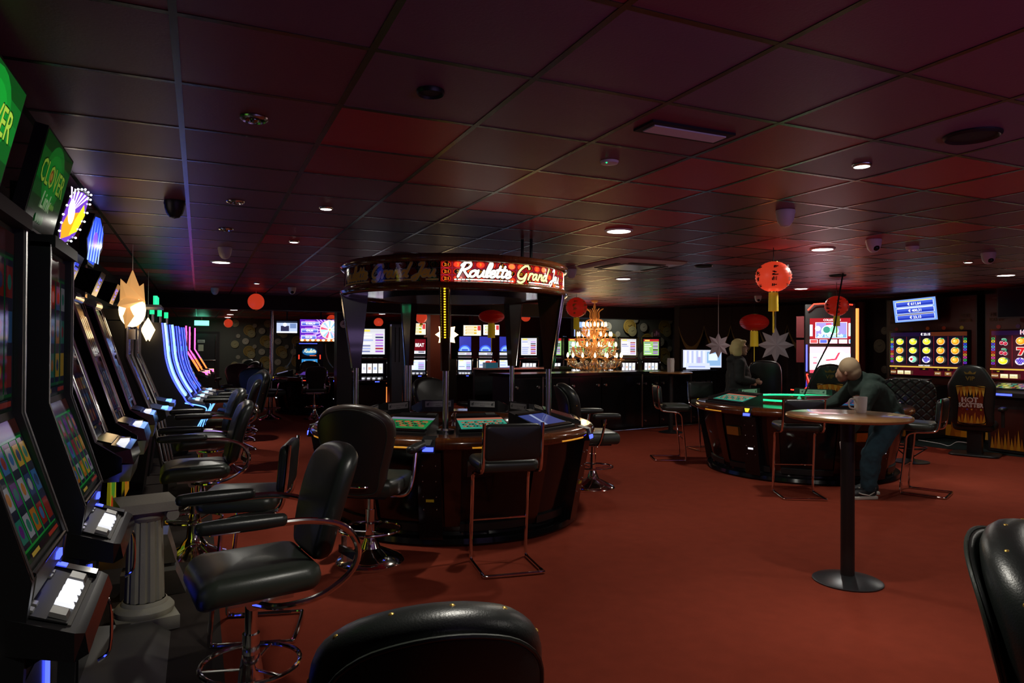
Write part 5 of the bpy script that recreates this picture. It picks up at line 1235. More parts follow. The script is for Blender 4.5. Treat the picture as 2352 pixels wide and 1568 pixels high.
# arcade machine with curved side strips
t = thing('slot_machine', 'slot machine with a lettered logo screen and curved light strips', 'slot machine', (2.78, 19.75, 0), -8)
part('cabinet', MB().box(-.36, .36, 0, .5, 0, 1.62), 'lacquer', t)
p = Paint(.42, .30, '04060c'); p.disc(.5, .5, .13, '1a5a90', 1, 20, 1.5, .8); p.disc(.5, .55, .09, '3a90c0', 1, 20, 1.6, .7); script(p, 'Roulette', -.16, -.02, .10, .012, 'f0e8c0', 1, None); p.rect(.5, .12, .92, .2, 'c86038'); p.put('logo_screen', 'screen', t, (0, -.003, 1.38), (1, 0, 0), (0, 0, 1))
p = Paint(.42, .32, '2a80c0'); p.rect(.15, .75, .85, .85, 'e8e8e0'); p.rect(.15, .5, .4, .62, 'e8d090'); p.rect(.5, .5, .8, .62, 'e8d090'); p.rect(.0, .0, .3, .1, '60c8f0'); p.put('game_screen', 'screen', t, (0, -.003, 1.02), (1, 0, 0), (0, 0, 1))
for sx in (-1, 1): part('light_strip', MB().tube(smooth_path([(sx*.42, 0, 1.60), (sx*.43, -.05, 1.35), (sx*.50, -.15, 1.12), (sx*.62, -.30, .95)], 5), .014, 8), 'silverplastic', t); part('red_light', MB().box(sx*.28-.012, sx*.28+.012, -.01, 0, 1.18, 1.30), 'redled', t)
part('top_light', MB().box(-.28, .2, -.01, .0, 1.60, 1.615), 'blueled', t)
part('desk', MB().box(-.5, .5, -.35, .0, .70, .78), 'satin', t)
solo('support_post', MB().cyl((0, 0, 0), (0, 0, CZ), .035, 14), 'steel', 'thin metal post rising beside the distant roulette table', 'post', (1.45, 16.05, 0))
# three blue-topped machines
for k, (x, y) in enumerate(((6.40, 17.25), (6.91, 17.05), (7.42, 16.85))):
    t = upright(('left', 'middle', 'right')[k]+' slot machine of three with blue half-round toppers', (x, y, 0), -21, .42, .5, 1.42, 'pay', 'pay', 90+k, 'slot machines with blue half-round toppers')
    tp = part('round_topper', MB().lathe([(0, 0), (.17, 0), (.17, .03), (0, .03)], 12, a0=-PI/2, a1=PI/2).xf(lambda a, b, c: (a, .12+c, 1.42-b)), 'satin', t)
    p = Paint(.4, .4); p.disc(.5, .5, .165, '3a58f0', 1, 16, a0=0, a1=PI); p.disc(.5, .5, .13, '88b8ff', 1, 16, a0=0, a1=PI); p.rect(.3, .53, .7, .62, '2a40d0'); p.put('topper_glass', 'screen', tp, (0, .118, 1.425), (1, 0, 0), (0, 0, 1))
    solo('blue_panel', MB().box(-.16, .16, 0, .03, 0, .62), mat('blue_backlit_panel', (.05, .06, .4), .5, emit=(.04, .05, .55), es=.7) if k == 0 else bpy.data.materials['blue_backlit_panel'], ('left', 'middle', 'right')[k]+' blue panel behind the three blue-topped machines', 'panel', (x+.22, y+.56, 1.2), -21, 'blue panels')
solo('panel_stand', MB().box(-1.0, 1.0, 0, .05, 0, 1.2), 'satin', 'low dark wall carrying the blue panels', 'stand', (7.16, 17.66, 0), -21)
t = thing('door_2', 'red door with a paper notice in the partition wall', 'door', (9.55, 19.97, 0)); t['kind'] = 'structure'; part('door_leaf', MB().box(-.45, .45, -.04, 0, 0, 2.05), 'wallred', t); part('notice', MB().box(.22, .42, -.05, -.04, 1.55, 1.85), 'paper', t)
# bar fittings between the table posts
t = thing('service_shelf', 'small shelf of blue drinking glasses behind the canopy table', 'shelf', (5.35, 11.6, 0)); part('board', MB().box(-.32, .32, -.1, .1, .74, .76), 'steel', t)
for sx in (-.28, .28): part('leg', MB().box(sx-.015, sx+.015, -.02, .02, 0, .74), 'satin', t)
for k in range(7): solo('drinking_glass', MB().lathe([(0, 0), (.034, 0), (.040, .11), (.036, .11), (.032, .01), (0, .01)], 14), 'blueglass', ('first', 'second', 'third', 'fourth', 'fifth', 'sixth', 'seventh')[k]+' blue glass from the left on the small shelf', 'glass', (5.10+k*.085, 11.6, .76), 0, 'blue glasses on the small shelf')
t = thing('chrome_bin', 'chrome dome-topped bin beside the blue glasses', 'bin', (5.86, 11.62, 0)); part('body', MB().lathe([(0, 0), (.15, 0), (.15, .68), (0, .68)], 24), 'steel', t); part('domed_lid', MB().lathe([(.155, .68), (.15, .76), (.11, .84), (.05, .875), (0, .88)], 24), 'chrome', t)
solo('yellow_carton', MB().box(-.09, .09, -.05, .05, 0, .30), 'yellowplastic', 'yellow carton standing right of the chrome bin', 'carton', (6.2, 11.45, .56)); solo('side_stand', MB().box(-.14, .14, -.12, .12, 0, .56), 'satin', 'low black stand under the yellow carton', 'stand', (6.2, 11.45, 0))
t = thing('bar_shelf', 'high black bar shelf below the blue-topped machines', 'shelf', (5.6, 12.0, 0), 10); part('top', MB().box(-.95, .75, -.2, .2, 1.12, 1.15), 'steel', t); part('front', MB().box(-.95, .75, .14, .2, 0, 1.12), 'satin', t)
t = thing('glass_rack', 'blue cup rack with red lids on the bar shelf', 'rack', (4.90, 11.85, 1.15)); part('rack', MB().box(-.12, .12, -.08, .08, 0, .10), 'blueglass', t); part('lid', MB().ball((-.05, 0, .11), (.05, .05, .02)), 'lanternbright', t); part('lid', MB().ball((.06, 0, .11), (.05, .05, .02)), 'lanternbright', t)

# ---------------------------------------------------------------- star lamps
def star(name, label, loc, n, r1, r0, th, m, rz=0, cord=True, tiltm=None, cat='star'):
    t = thing(name, label, cat, loc, rz)
    f = MB(); vs = [(0, -th, 0), (0, th, 0)]
    for k in range(2*n):
        a = PI/2+PI*k/n; rr = r1 if k % 2 == 0 else r0; vs.append((rr*math.cos(a), 0, rr*math.sin(a)))
    fs = []
    for k in range(2*n): a, b = 2+k, 2+(k+1) % (2*n); fs += [(0, a, b), (1, b, a)]
    f.add(vs, fs); part('paper_star', f, m, t, ang=5)
    if cord: part('cord', MB().cyl((0, 0, r1*.8), (0, 0, CZ-loc[2]), .004, 6), 'white', t)
    return t
star('paper_star', 'pale paper star hanging left of the blond woman', (8.75, 10.15, 1.585), 8, .235, .135, .05, 'starpaper', -26)
star('paper_star', 'pale paper star hanging behind the flattened lantern', (10.05, 10.05, 1.60), 8, .35, .19, .06, 'starpaper', -30)
s_ = star('star_lamp', 'glowing white flower star lamp before the red-lit pillar', (6.0, 17.55, 1.86), 8, .31, .21, .10, 'starlit', -18, cat='lamp'); lamp(s_, 'POINT', 6, .2, (1, .75, .45), z=0).location = (0, -.35, 0)
s_ = star('star_lamp', 'warm glowing patterned paper star above the leaning machines', (-.60, 7.75, 1.97), 7, .31, .13, .12, 'starpaperwarm', 70, cat='lamp'); lamp(s_, 'POINT', 1.2, .1, (1, .72, .4), z=0).location = (0, -.28, -.1)
part('light_core', MB().ball((0, 0, -.09), (.09, .125, .17), 14, 10), 'starlit', s_); part('bulb_socket', MB().cyl((.0, 0, -.38), (0, 0, -.28), .03, 12), 'white', s_)
s_ = star('star_lamp', 'small warm paper star beyond the dark cabinets', (-.62, 10.42, 1.74), 7, .17, .08, .09, 'starlit', 78, cat='lamp')

# ---------------------------------------------------------------- curtains on the slanted wall
def curtain(label, s0, s1, z0, z1, m, amp=.05, off=.10, waves=None):
    L0 = (B-A).length; n = int((s1-s0)*40); vs = []
    for k in range(n+1):
        s = s0+(s1-s0)*k/n; wv = amp*math.sin(s*(waves or 26))+amp*.4*math.sin(s*11+1)
        q = A+dv*s-nv*(off+wv)
        for z in (z0, z1): vs.append((q.x, q.y, z))
    m_ = MB().add(vs, [(2*i, 2*i+2, 2*i+3, 2*i+1) for i in range(n)])
    n2 = len(vs); back = [(v[0]+nv.x*.012, v[1]+nv.y*.012, v[2]) for v in vs]
    m_.add(back, [(2*i+1, 2*i+3, 2*i+2, 2*i) for i in range(n)])
    return solo('curtain', m_, m, label, 'curtain')
curtain('wide dark velvet curtain behind the blond woman', .9, 3.9, .02, 2.48, 'curtain')
curtain('red velvet curtain beside the red neon machine', .02, .88, .02, 2.48, 'redcurtain')
for k in range(5):
    s0 = .9+k*.6; t = thing('curtain_swag', ('first', 'second', 'third', 'fourth', 'fifth')[k]+' gold-fringed curtain swag from the right', 'swag', (0, 0, 0), 0, 'gold-fringed swags'); m_ = MB(); vs = []; n = 14
    for i in range(n+1):
        f = i/n; s = s0+.6*f; zz = 2.05-.48*math.sin(PI*f)**.7; q = A+dv*s-nv*.2; vs += [(q.x, q.y, zz), (q.x, q.y, zz-.04-.10*math.sin(PI*f))]
    m_.add(vs, [(2*i, 2*i+2, 2*i+3, 2*i+1) for i in range(n)]).add([(v[0]+nv.x*.015, v[1]+nv.y*.015, v[2]) for v in vs], [(2*i+1, 2*i+3, 2*i+2, 2*i) for i in range(n)]); part('fringe', m_, 'goldfringe', t)
    m_ = MB(); vs = []
    for i in range(n+1):
        f = i/n; s = s0+.6*f; zz = 2.05-.48*math.sin(PI*f)**.7; q = A+dv*s-nv*(.17); vs += [(q.x, q.y, 2.45), (q.x-nv.x*.03, q.y-nv.y*.03, zz-.01)]
    m_.add(vs, [(2*i, 2*i+2, 2*i+3, 2*i+1) for i in range(n)]); part('drape', m_, 'curtain', t)
q = A+dv*.9-nv*.24
solo('tie_back', MB().tube(smooth_path([(q.x, q.y, 1.85), (q.x+.03, q.y-.05, 1.55), (q.x-.05, q.y+.02, 1.3), (q.x-.02, q.y, .9)], 5), [.035]*15+[.02], 8), 'goldfringe', 'gold rope hanging at the curtain edge', 'rope')
t = thing('emergency_box', 'white emergency light box beside the red curtain', 'emergency light', (11.35, 10.10, 2.05), -55); part('box', MB().box(-.16, .16, 0, .10, 0, .28), 'white', t); part('lamp_head', MB().cyl((-.09, .04, .28), (-.09, -.02, .36), .055, 14), 'greyplastic', t); part('lamp_head', MB().cyl((.09, .04, .28), (.09, -.02, .36), .055, 14), 'greyplastic', t); part('indicator', MB().ball((.13, -.005, .25), .014, 8, 6), 'exit', t); part('bracket', MB().cyl((0, .05, 0), (0, .05, -2.05), .012, 8), 'satin', t)

# ---------------------------------------------------------------- red neon machine
t = thing('slot_machine', 'tall slot machine outlined in red neon with two bright screens', 'slot machine', (9.62, 8.42, 0), -45)
part('cabinet', MB().box(-.38, .38, .0, .45, 0, 2.28), 'satin', t)
paint_big(.62, .43, True).put('upper_screen', 'brightscreen', t, (0, -.003, 1.83), (1, 0, 0), (0, 0, 1)); paint_big(.62, .44, False).put('main_screen', 'brightscreen', t, (0, -.003, 1.345), (1, 0, 0), (0, 0, 1))
part('side_neon', MB().cyl((.41, -.02, 1.10), (.41, -.02, 2.20), .024, 10), 'orangeled', t); part('blue_side_strip', MB().box(-.37, -.345, -.012, 0, 1.15, 1.60), 'blueled', t)
part('side_speaker', MB().box(-.52, -.40, -.02, .2, 1.72, 2.08).box(-.52, -.40, -.02, .2, 1.30, 1.68), 'redcurtain', t)
part('top_neon', MB().tube([(-.34, -.05, 2.18), (-.25, -.08, 2.28), (.02, -.08, 2.29), (.34, -.05, 2.26)], .012, 8), 'redled', t)
dk = part('desk', MB().hexa([(-.45, -.62, .78), (.36, -.62, .78), (.36, 0, .78), (-.45, 0, .78), (-.40, -.58, .90), (.33, -.58, .90), (.36, 0, 1.08), (-.36, 0, 1.08)]), 'lacquer', t)
for pth in ([(-.41, -.60, .88), (-.34, -.56, .96), (-.36, -.1, 1.09), (-.34, -.01, 1.10)], [(.34, -.60, .88), (.31, -.55, .96), (.35, -.02, 1.10)]): part('desk_neon', MB().tube(smooth_path(pth, 4), .010, 8), 'redled', dk)
part('desk_neon', MB().tube([(-.62, -.63, .87), (-.2, -.66, .84), (.20, -.66, .84), (.36, -.60, .87)], .010, 8), 'redled', dk)
p = Paint(.52, .28, 'c8b8c0', .8); p.rect(.1, .2, .7, .8, 'e8e0e8'); p.rect(.75, 0, 1, 1, 'a03040'); p.put('desk_screen', 'screen', dk, (0, -.24, 1.012), (1, 0, 0), Vector((0, .58, .18)))
part('key_light', MB().hexa([(.0, -.59, .88), (.22, -.59, .88), (.22, -.575, .88), (.0, -.575, .88), (.0, -.58, .90), (.22, -.58, .90), (.22, -.565, .905), (.0, -.565, .905)]), 'blueled', dk)
part('pedestal', MB().box(-.34, .30, -.45, 0, 0, .78), 'satin', t)
lamp(t, 'POINT', 5, .3, (1, .12, .06), z=0).location = (-.2, -.6, 1.5)
solo('hanging_cable', MB().tube(smooth_path([(7.72, 6.55, CZ), (7.70, 6.6, 2.2), (7.62, 6.62, 1.75), (7.42, 6.70, 1.3), (7.25, 6.75, .93)], 6), .010, 8), 'rubber', 'dark cable hanging from the ceiling to the green-lit table', 'cable')
for k in range(1): pass

# ---------------------------------------------------------------- fruit machines on the right wall
def paint_board(w_, h, left):
    p = Paint(w_, h, '3a0f0a', 1.3); 
    for k in range(10): p.rect(0, k*.03, 1, (k+1)*.03, ['c87818', 'b86614', 'a05410', '8a440e', '74360c', '602c0a', '52240a', '481e0a', '421a0a', '3e140a'][k])
    r_ = random.Random(5)
    for k in range(26):
        u = r_.random(); hh = r_.uniform(.08, .26); p.poly([(u-.03, 0), (u+.03, 0), (u+.01, hh*.6), (u+.02, hh), (u-.015, hh*.55)], r_.choice(['d89020', 'e0b040', 'b06018']))
    p.text('SCATTER', .5, .16, .17, 'c0b8d8', wmax=w_*.8, bold=.014); p.text('SCATTER', .5, .16, .16, '8a1a10', wmax=w_*.79, bold=.006); p.text('SCATTER', .5, .155, .14, '7a8a30', wmax=w_*.77)
    p.text('HOT', .5, .29, .17, 'c0b8d8', bold=.012); p.text('HOT', .5, .29, .15, '801c14')
    for u in (.1, .9): p.text('HOT', u, .865, .06, '7a5a48', bold=.004); p.text('SCATTER', u, .83, .05, '8a6a50', wmax=.22, bold=.004)
    for k, (c, u) in enumerate((('a02018', .12), ('401860', .30), ('c06a10', .49), ('a03818', .67), ('a8a020', .86))): p.disc(u, .78, .032, c, 1, 12, 1.1, 1)
    for u in (.12, .88): p.rect(u-.06, .975, u+.06, .98, '6a5a50')
    return p
def fruit_machine(label, yc, grid, head, rz=-90):
    t = thing('fruit_machine', label, 'slot machine', (11.72, yc, 0), -90)      # local x = -Y world, front (-y) faces -X
    part('back_board', MB().box(-.83, .83, 0, .30, .02, 2.44), 'satin', t)
    paint_board(1.62, 2.36, True).put('printed_board', 'print', t, (0, -.001, 1.24), (1, 0, 0), (0, 0, 1))
    part('screen_bezel', MB().box(-.73, .73, -.05, 0, 1.04, 1.86), 'lacquer', t)
    paint_fruits(1.40, .765, grid, head, 0).put('game_screen', 'screen', t, (0, -.052, 1.45), (1, 0, 0), (0, 0, 1))
    ped = part('pedestal', MB().hexa([(-.26, -.85, .02), (.26, -.85, .02), (.30, 0, .02), (-.30, 0, .02), (-.30, -.85, .86), (.30, -.85, .86), (.34, 0, .92), (-.34, 0, .92)]), 'satin', t)
    fp = Paint(.46, .60, '4a160a', .6); 
    for k in range(10): fp.poly([(k/10, 0), (k/10+.12, 0), (k/10+.05, .3+.2*((k*7) % 3)/2)], ('d89020', 'c07018')[k % 2])
    fp.put('flame_print', 'print', ped, (0, -.852, .36), (1, 0, 0), (0, 0, 1))
    dk = part('desk', MB().hexa([(-.36, -1.0, .84), (.36, -1.0, .84), (.36, -.45, .90), (-.36, -.45, .90), (-.36, -1.0, .90), (.36, -1.0, .90), (.36, -.45, 1.03), (-.36, -.45, 1.03)]), 'satin', t)
    kp = Paint(.5, .30, '202428', .6); r_ = random.Random(2)
    for i in range(6):
        for j in range(3): kp.disc(.1+i*.16, .2+j*.3, .03, r_.choice(['a0b040', 'c0b850', '40a080', '3060b0', 'b05030', 'b8b890']), 1, 10, 1.1, 1)
    kp.put('key_screen', 'screen', dk, (0, -.68, .992), (1, 0, 0), Vector((0, .55, .13)))
    part('blue_light', MB().box(-.12, .16, -1.004, -1.0, .86, .89), 'blueled', dk)
    for sx in (-1, 1): part('edge_trim', MB().cyl((sx*.36, -1.0, .90), (sx*.36, -.45, 1.035), .008, 6), 'redcurtain', dk)
    return t
LE, OR, GR, ME, CH, SV = 'lemon', 'orange', 'grapes', 'melon', 'cherry', 'seven'
fruit_machine('big fruit machine showing lemons and oranges below a prize screen', 8.15, [[LE, LE, LE, OR, OR], [OR, LE, LE, OR, OR], [LE, ME, GR, OR, OR]], '€ 23.15')
fruit_machine('big fruit machine showing cherries and a red seven', 6.36, [[CH, OR, LE, CH, OR], [CH, SV, OR, LE, GR], [LE, GR, ME, OR, CH]], 'HOT')
p = Paint(.74, .40, '5a7ae0', 1.0); p.rect(0, 0, 1, 1, '7aa0f0')
for k, s_ in enumerate(('€ 611,64', '€ 400,31', '€ 23,15')):
    y = .80-k*.30; p.rect(.05, y-.13, .95, y+.10, 'd8e4ff'); p.rect(.065, y-.115, .935, y+.085, '2438b0'); p.rect(.065, y-.02, .935, y+.085, '4058d0'); p.rect(.08, y+.105, .92, y+.14, ('d8d030', 'e8f0ff', '8a6a30')[k]); p.text(s_, .5, y-.02, .055, 'f4f8ff', bold=.002)
t = thing('hung_screen', 'bright blue prize screen with three euro amounts', 'screen', (11.42, 8.20, 0), -84); c = Vector((0, 0, 2.22)); uy = Vector((.03, -.25, .97)).normalized(); ux = Vector((1, 0, .05)).normalized(); nn = ux.cross(uy); m_ = MB(); pts = [(-.39, -.22), (.39, -.22), (.39, .22), (-.39, .22)]
m_.add([c+ux*a+uy*b for a, b in pts]+[c+ux*a+uy*b-nn*.05 for a, b in pts], [(0, 1, 2, 3), (7, 6, 5, 4), (0, 4, 5, 1), (1, 5, 6, 2), (2, 6, 7, 3), (3, 7, 4, 0)]); part('casing', m_, 'satin', t); p.put('screen', 'screen', t, c, ux, uy); part('bracket', MB().box(-.03, .03, .03, .28, 2.18, 2.26), 'satin', t)
t = thing('hung_screen', 'dark switched-off television at the right edge', 'television', (11.42, 6.40, 0), -88); part('casing', MB().box(-.42, .42, 0, .06, 2.02, 2.50), 'satin', t); part('glass', MB().box(-.40, .40, -.004, 0, 2.04, 2.48), 'lacquer', t); part('bracket', MB().box(-.03, .03, .05, .28, 2.2, 2.3), 'satin', t)
solo('power_cable', MB().tube(smooth_path([(10.95, 7.8, .02), (10.9, 7.4, .015), (10.75, 7.15, .02), (10.72, 7.0, .10), (10.6, 6.75, .12), (10.45, 6.55, .12)], 6), .005, 6), 'white', 'thin white cable lying before the left fruit machine', 'cable')
solo('wall_column', MB().box(-.10, .10, -.13, .13, 0, CZ), 'wallpaper', 'narrow dark pillar between the two fruit machines', 'pillar', (12.1, 7.255, 0))

# ---------------------------------------------------------------- high-backed chairs on the right
def vip_chair(label, loc, rz, lettered=True):
    t = thing('gaming_chair', label, 'chair', loc, rz, 'black padded chairs with flame-print backs')
    part('base_plate', MB().pad(rrect(.62, .50, .10), .03, .012, lambda u, v, k: (u, v, k)), 'satin', t); part('post', MB().box(-.09, .09, -.08, .08, .03, .36), 'satin', t)
    part('seat', MB().pad(rrect(.52, .50, .10), .15, .06, lambda u, v, k: (u, v-.03, .36+k)), 'leather', t)
    bo = [(-.22, -.02), (-.26, .15), (-.28, .40), (-.29, .55), (-.24, .66), (-.185, .76), (-.13, .82), (0, .845), (.13, .82), (.185, .76), (.24, .66), (.29, .55), (.28, .40), (.26, .15), (.22, -.02)]
    out = [(v.x, v.y) for v in smooth_path([(a, b, 0) for a, b in bo], 3, True)]
    def bk(u, v, k): return (u, .18+.16*v+k-.25*u*u, .47+v)
    b_ = part('backrest', MB().pad(out, .11, .045, bk), 'leather', t)
    p = Paint(1, 1)
    pan = [(-.175, .05), (-.15, .02), (0, -.005), (.15, .02), (.175, .05), (.165, .16), (.15, .30), (.165, .44), (.18, .53), (0, .555), (-.18, .53), (-.165, .44), (-.15, .30), (-.165, .16)]
    p.poly([(u+.5, v+.5) for u, v in pan], '7a2c18')
    for k in range(9):
        u = -.15+k*.0375; p.poly([(u+.48, .52), (u+.52, .52), (u+.515, .58+.05*(k % 3)), (u+.50, .62+.03*(k % 2))], ('e0a030', 'c87818')[k % 2]); p.poly([(u+.475, 1.045), (u+.525, 1.045), (u+.51, .96-.03*(k % 3)), (u+.495, .91-.03*(k % 2))], ('e8b848', 'd89028')[k % 2])
    p.rect(.33, .505, .67, .545, 'd89838'); p.rect(.335, 1.0, .665, 1.05, 'e0a838')
    p.text('HOT', .49, .85, .065, 'e8dcd8', bold=.005); p.text('HOT', .49, .85, .055, '9a3a28'); p.text('SCATTER', .5, .775, .055, 'e8dcd8', wmax=.29, bold=.005); p.text('SCATTER', .5, .775, .045, '9a5a40', wmax=.27)
    for k, c_ in enumerate(('a03020', '5040b0', 'd89030', '904030', 'c8c030')): p.disc(.40+k*.055, .715, .012, c_)
    def back(u, v, d): q = bk(-u, v, .131+d*.5); return q
    o = link('flame_print', p.mesh('flame_print', 'print', lambda u, v, d: back(u, v, d)), b_); o['label'] = 'flame print panel with lettering'
    part('print_frame', MB().tube([bk(-u, v, .135) for u, v in pan], .006, 6, True), 'lacquer', b_)
    p = Paint(1, 1); p.text('VIP', .5, .5, .055, '8a7434', bold=.002); p.poly([(.44, .56), (.56, .56), (.575, .60), (.53, .575), (.5, .61), (.47, .575), (.425, .60)], '8a7434')
    link('gold_lettering', p.mesh('gold_lettering', 'print', lambda u, v, d: bk(-u, v+.655, .122+d*.5+.004)), b_)
    for sx in (-1, 1): part('armrest', MB().pad(rrect(.09, .32, .035), .05, .02, lambda u, v, k: (sx*.33+u, v, .66+k)).box(sx*.33-.02, sx*.33+.02, -.06, .0, .42, .66), 'leather', t)
    return t
tc_ = solo('storage_box', MB().box(-.2, .2, -.17, .17, 0, .34), 'greyplastic', 'grey storage box under the chairs by the leaning machines', 'box', (-.10, 7.85, 0), 10)
vip_chair('lettered chair with a flame print back before the fruit machines', (10.28, 6.45, 0), 114)
vip_chair('flame print chair mostly hidden behind the bending man', (8.72, 7.62, 0), 130)
def quilt_mat():
    m = mat('quilted_black_leather', (.020, .024, .022), .36, spec=.5); n = m.node_tree.nodes; l = m.node_tree.links
    tc = n.new('ShaderNodeTexCoord'); mp = n.new('ShaderNodeMapping'); mp.inputs['Rotation'].default_value = (0, R(45), 0); mp.inputs['Scale'].default_value = (12, 12, 12); l.new(tc.outputs['Object'], mp.inputs['Vector'])
    sp = n.new('ShaderNodeSeparateXYZ'); l.new(mp.outputs['Vector'], sp.inputs['Vector']); hs = []
    for ax in ('X', 'Z'):
        pp = n.new('ShaderNodeMath'); pp.operation = 'PINGPONG'; pp.inputs[1].default_value = .5; l.new(sp.outputs[ax], pp.inputs[0]); sm = n.new('ShaderNodeMath'); sm.operation = 'SMOOTH_MIN'; sm.inputs[1].default_value = .16; sm.inputs[2].default_value = .1; l.new(pp.outputs[0], sm.inputs[0]); hs.append(sm)
    ad = n.new('ShaderNodeMath'); ad.operation = 'ADD'; l.new(hs[0].outputs[0], ad.inputs[0]); l.new(hs[1].outputs[0], ad.inputs[1]); bp = n.new('ShaderNodeBump'); bp.inputs['Strength'].default_value = 1; bp.inputs['Distance'].default_value = .06; l.new(ad.outputs[0], bp.inputs['Height']); l.new(bp.outputs['Normal'], n['Principled BSDF'].inputs['Normal']); return m
MT['quilt'] = quilt_mat()
def high_back(label, loc, rz, m, w_=.34, top=.62, ring=True):
    t = thing('high_back_chair', label, 'chair', loc, rz)
    part('base', MB().lathe([(0, 0), (.24, 0), (.24, .012), (.10, .03), (.05, .05), (0, .05)], 32), 'satin', t); part('column', MB().cyl((0, 0, .03), (0, 0, .50), .05, 16), 'satin', t)
    if ring: part('foot_ring', MB().ring((0, 0, .20), .20, .011, 32, 8).cyl((.05, 0, .08), (.2, 0, .2), .008, 6).cyl((-.05, 0, .08), (-.2, 0, .2), .008, 6).cyl((0, .05, .08), (0, .2, .2), .008, 6), 'satin', t)
    part('seat', MB().pad(rrect(w_*1.7, .5, .1), .13, .05, lambda u, v, k: (u, v-.02, .48+k)), 'leather', t)
    bo = [(-w_*.8, -.05), (-w_*.95, .15), (-w_, .35), (-w_*.98, top*.8), (-w_*.8, top*.95), (-w_*.35, top), (w_*.35, top), (w_*.8, top*.95), (w_*.98, top*.8), (w_, .35), (w_*.95, .15), (w_*.8, -.05)]
    part('backrest', MB().pad([(v.x, v.y) for v in smooth_path([(a, b, 0) for a, b in bo], 3, True)], .10, .04, lambda u, v, k: (u, .20+.15*v+k-.3*u*u, .56+v)), m, t)
    return t
high_back('wide diamond-quilted chair back behind the white mug', (8.84, 6.42, 0), 118, 'quilt', .34, .58)
t = high_back('tall black high-backed chair left of the red neon machine', (8.42, 8.62, 0), 132, 'leather', .25, .78, False)
part('piping', MB().tube(smooth_path([(.20, .36, 1.30), (.24, .30, 1.1), (.245, .25, .85), (.22, .22, .6)], 4), .006, 6), 'steel', t)
# ---------------------------------------------------------------- people
def fuse(name, shapes, m, parent, vox=.010, noise=0, label=None, sm=4):
    mb = MB()
    for s_ in shapes:
        if s_[0] == 'c':      # chain of (point, radius)
            P = s_[1]
            for (a, ra), (b, rb) in zip(P[:-1], P[1:]):
                mb.cyl(a, b, ra, 14, rb)
            for a, ra in P: mb.ball(a, ra, 14, 9)
        else: mb.ball(s_[1], s_[2], 18, 12)
    o = part(name, mb, m, parent)
    r = o.modifiers.new('r', 'REMESH'); r.mode = 'VOXEL'; r.voxel_size = vox; r.use_smooth_shade = True
    s = o.modifiers.new('s', 'SMOOTH'); s.iterations = sm; s.factor = .5
    if noise:
        tx = bpy.data.textures.new('folds', 'CLOUDS'); tx.noise_scale = .09
        d_ = o.modifiers.new('d', 'DISPLACE'); d_.texture = tx; d_.strength = noise; d_.mid_level = .5; d_.texture_coords = 'LOCAL'
    dg = bpy.context.evaluated_depsgraph_get(); me = bpy.data.meshes.new_from_object(o.evaluated_get(dg))
    o.modifiers.clear(); old = o.data; o.data = me; bpy.data.meshes.remove(old)
    me.polygons.foreach_set('use_smooth', [True]*len(me.polygons))
    if label: o['label'] = label
    return o
def hand(w0, d, up, s=1.0, curl=.5):      # wrist, direction, thumb-side
    w0, d, up = Vector(w0), Vector(d).normalized(), Vector(up).normalized(); side_ = d.cross(up).normalized(); out = []
    palm = w0+d*.045*s; out.append(('c', [(w0, .026*s), (palm, .032*s), (w0+d*.085*s, .030*s)]))
    for k, ln in enumerate((.070, .080, .074, .058)):
        o = w0+d*.085*s+up*(.030-.02*k)*s; b = o+d*ln*.5*s-side_*ln*.25*curl*s; c = b+d*ln*.35*s-side_*ln*.6*curl*s
        out.append(('c', [(o, .0105*s), (b, .0095*s), (c, .008*s)]))
    o = w0+d*.03*s+up*.028*s; out.append(('c', [(o, .013*s), (o+d*.03*s+up*.028*s, .011*s), (o+d*.06*s+up*.03*s, .009*s)])); return out
# man bending over the table; local x = to the right of the view, y = away, z up
man = thing('person', 'person in dark green hoodie and blue joggers bending over the table', 'person', (6.35, 5.04, 0), -24.2)
HN = (-.24, .03, 1.305)
body = [('b', (-.225, .03, 1.325), (.092, .088, .108)), ('b', (-.262, .058, 1.275), (.066, .066, .085)), ('c', [((-.19, .03, 1.27), .062), ((-.10, .04, 1.20), .066), ((-.06, .04, 1.12), .09)]),
        ('b', (-.312, .098, 1.262), (.016, .015, .024)), ('b', (-.276, .074, 1.212), (.036, .036, .030)), ('b', (-.315, .085, 1.235), (.016, .022, .010)), ('b', (-.278, -.036, 1.285), (.016, .014, .034)), ('b', (-.178, .105, 1.285), (.014, .016, .034)),
        ('c', [((-.06, .04, 1.10), .13), ((.06, .04, 1.0), .13), ((.19, .04, .84), .13)]),
        ('c', [((.18, -.06, .80), .09), ((-.04, -.08, .46), .06), ((-.075, -.08, .10), .042)]), ('c', [((.20, .14, .80), .09), ((.10, .16, .45), .06), ((.075, .16, .10), .042)]),
        ('c', [((-.09, -.15, 1.10), .06), ((-.20, -.17, .86), .045), ((-.30, -.12, .66), .03)]), ('c', [((-.09, .22, 1.10), .06), ((-.24, .26, .97), .045), ((-.40, .24, .93), .03)]),
        ('c', [((-.075, -.08, .09), .04), ((-.14, -.09, .05), .035)]), ('c', [((.075, .16, .09), .04), ((.01, .15, .05), .035)])]
body += hand((-.31, -.12, .64), (-.25, .05, -1), (-.6, -.6, .1), 1.0, .6)+hand((-.41, .24, .925), (-1, 0, -.15), (0, -1, .2), 1.0, .3)
fuse('body', body, 'skin', man, .009)
fuse('hair', [('b', (-.216, .022, 1.336), (.106, .103, .112)), ('b', (-.190, .008, 1.290), (.086, .088, .090))], 'stubble', man, .010)
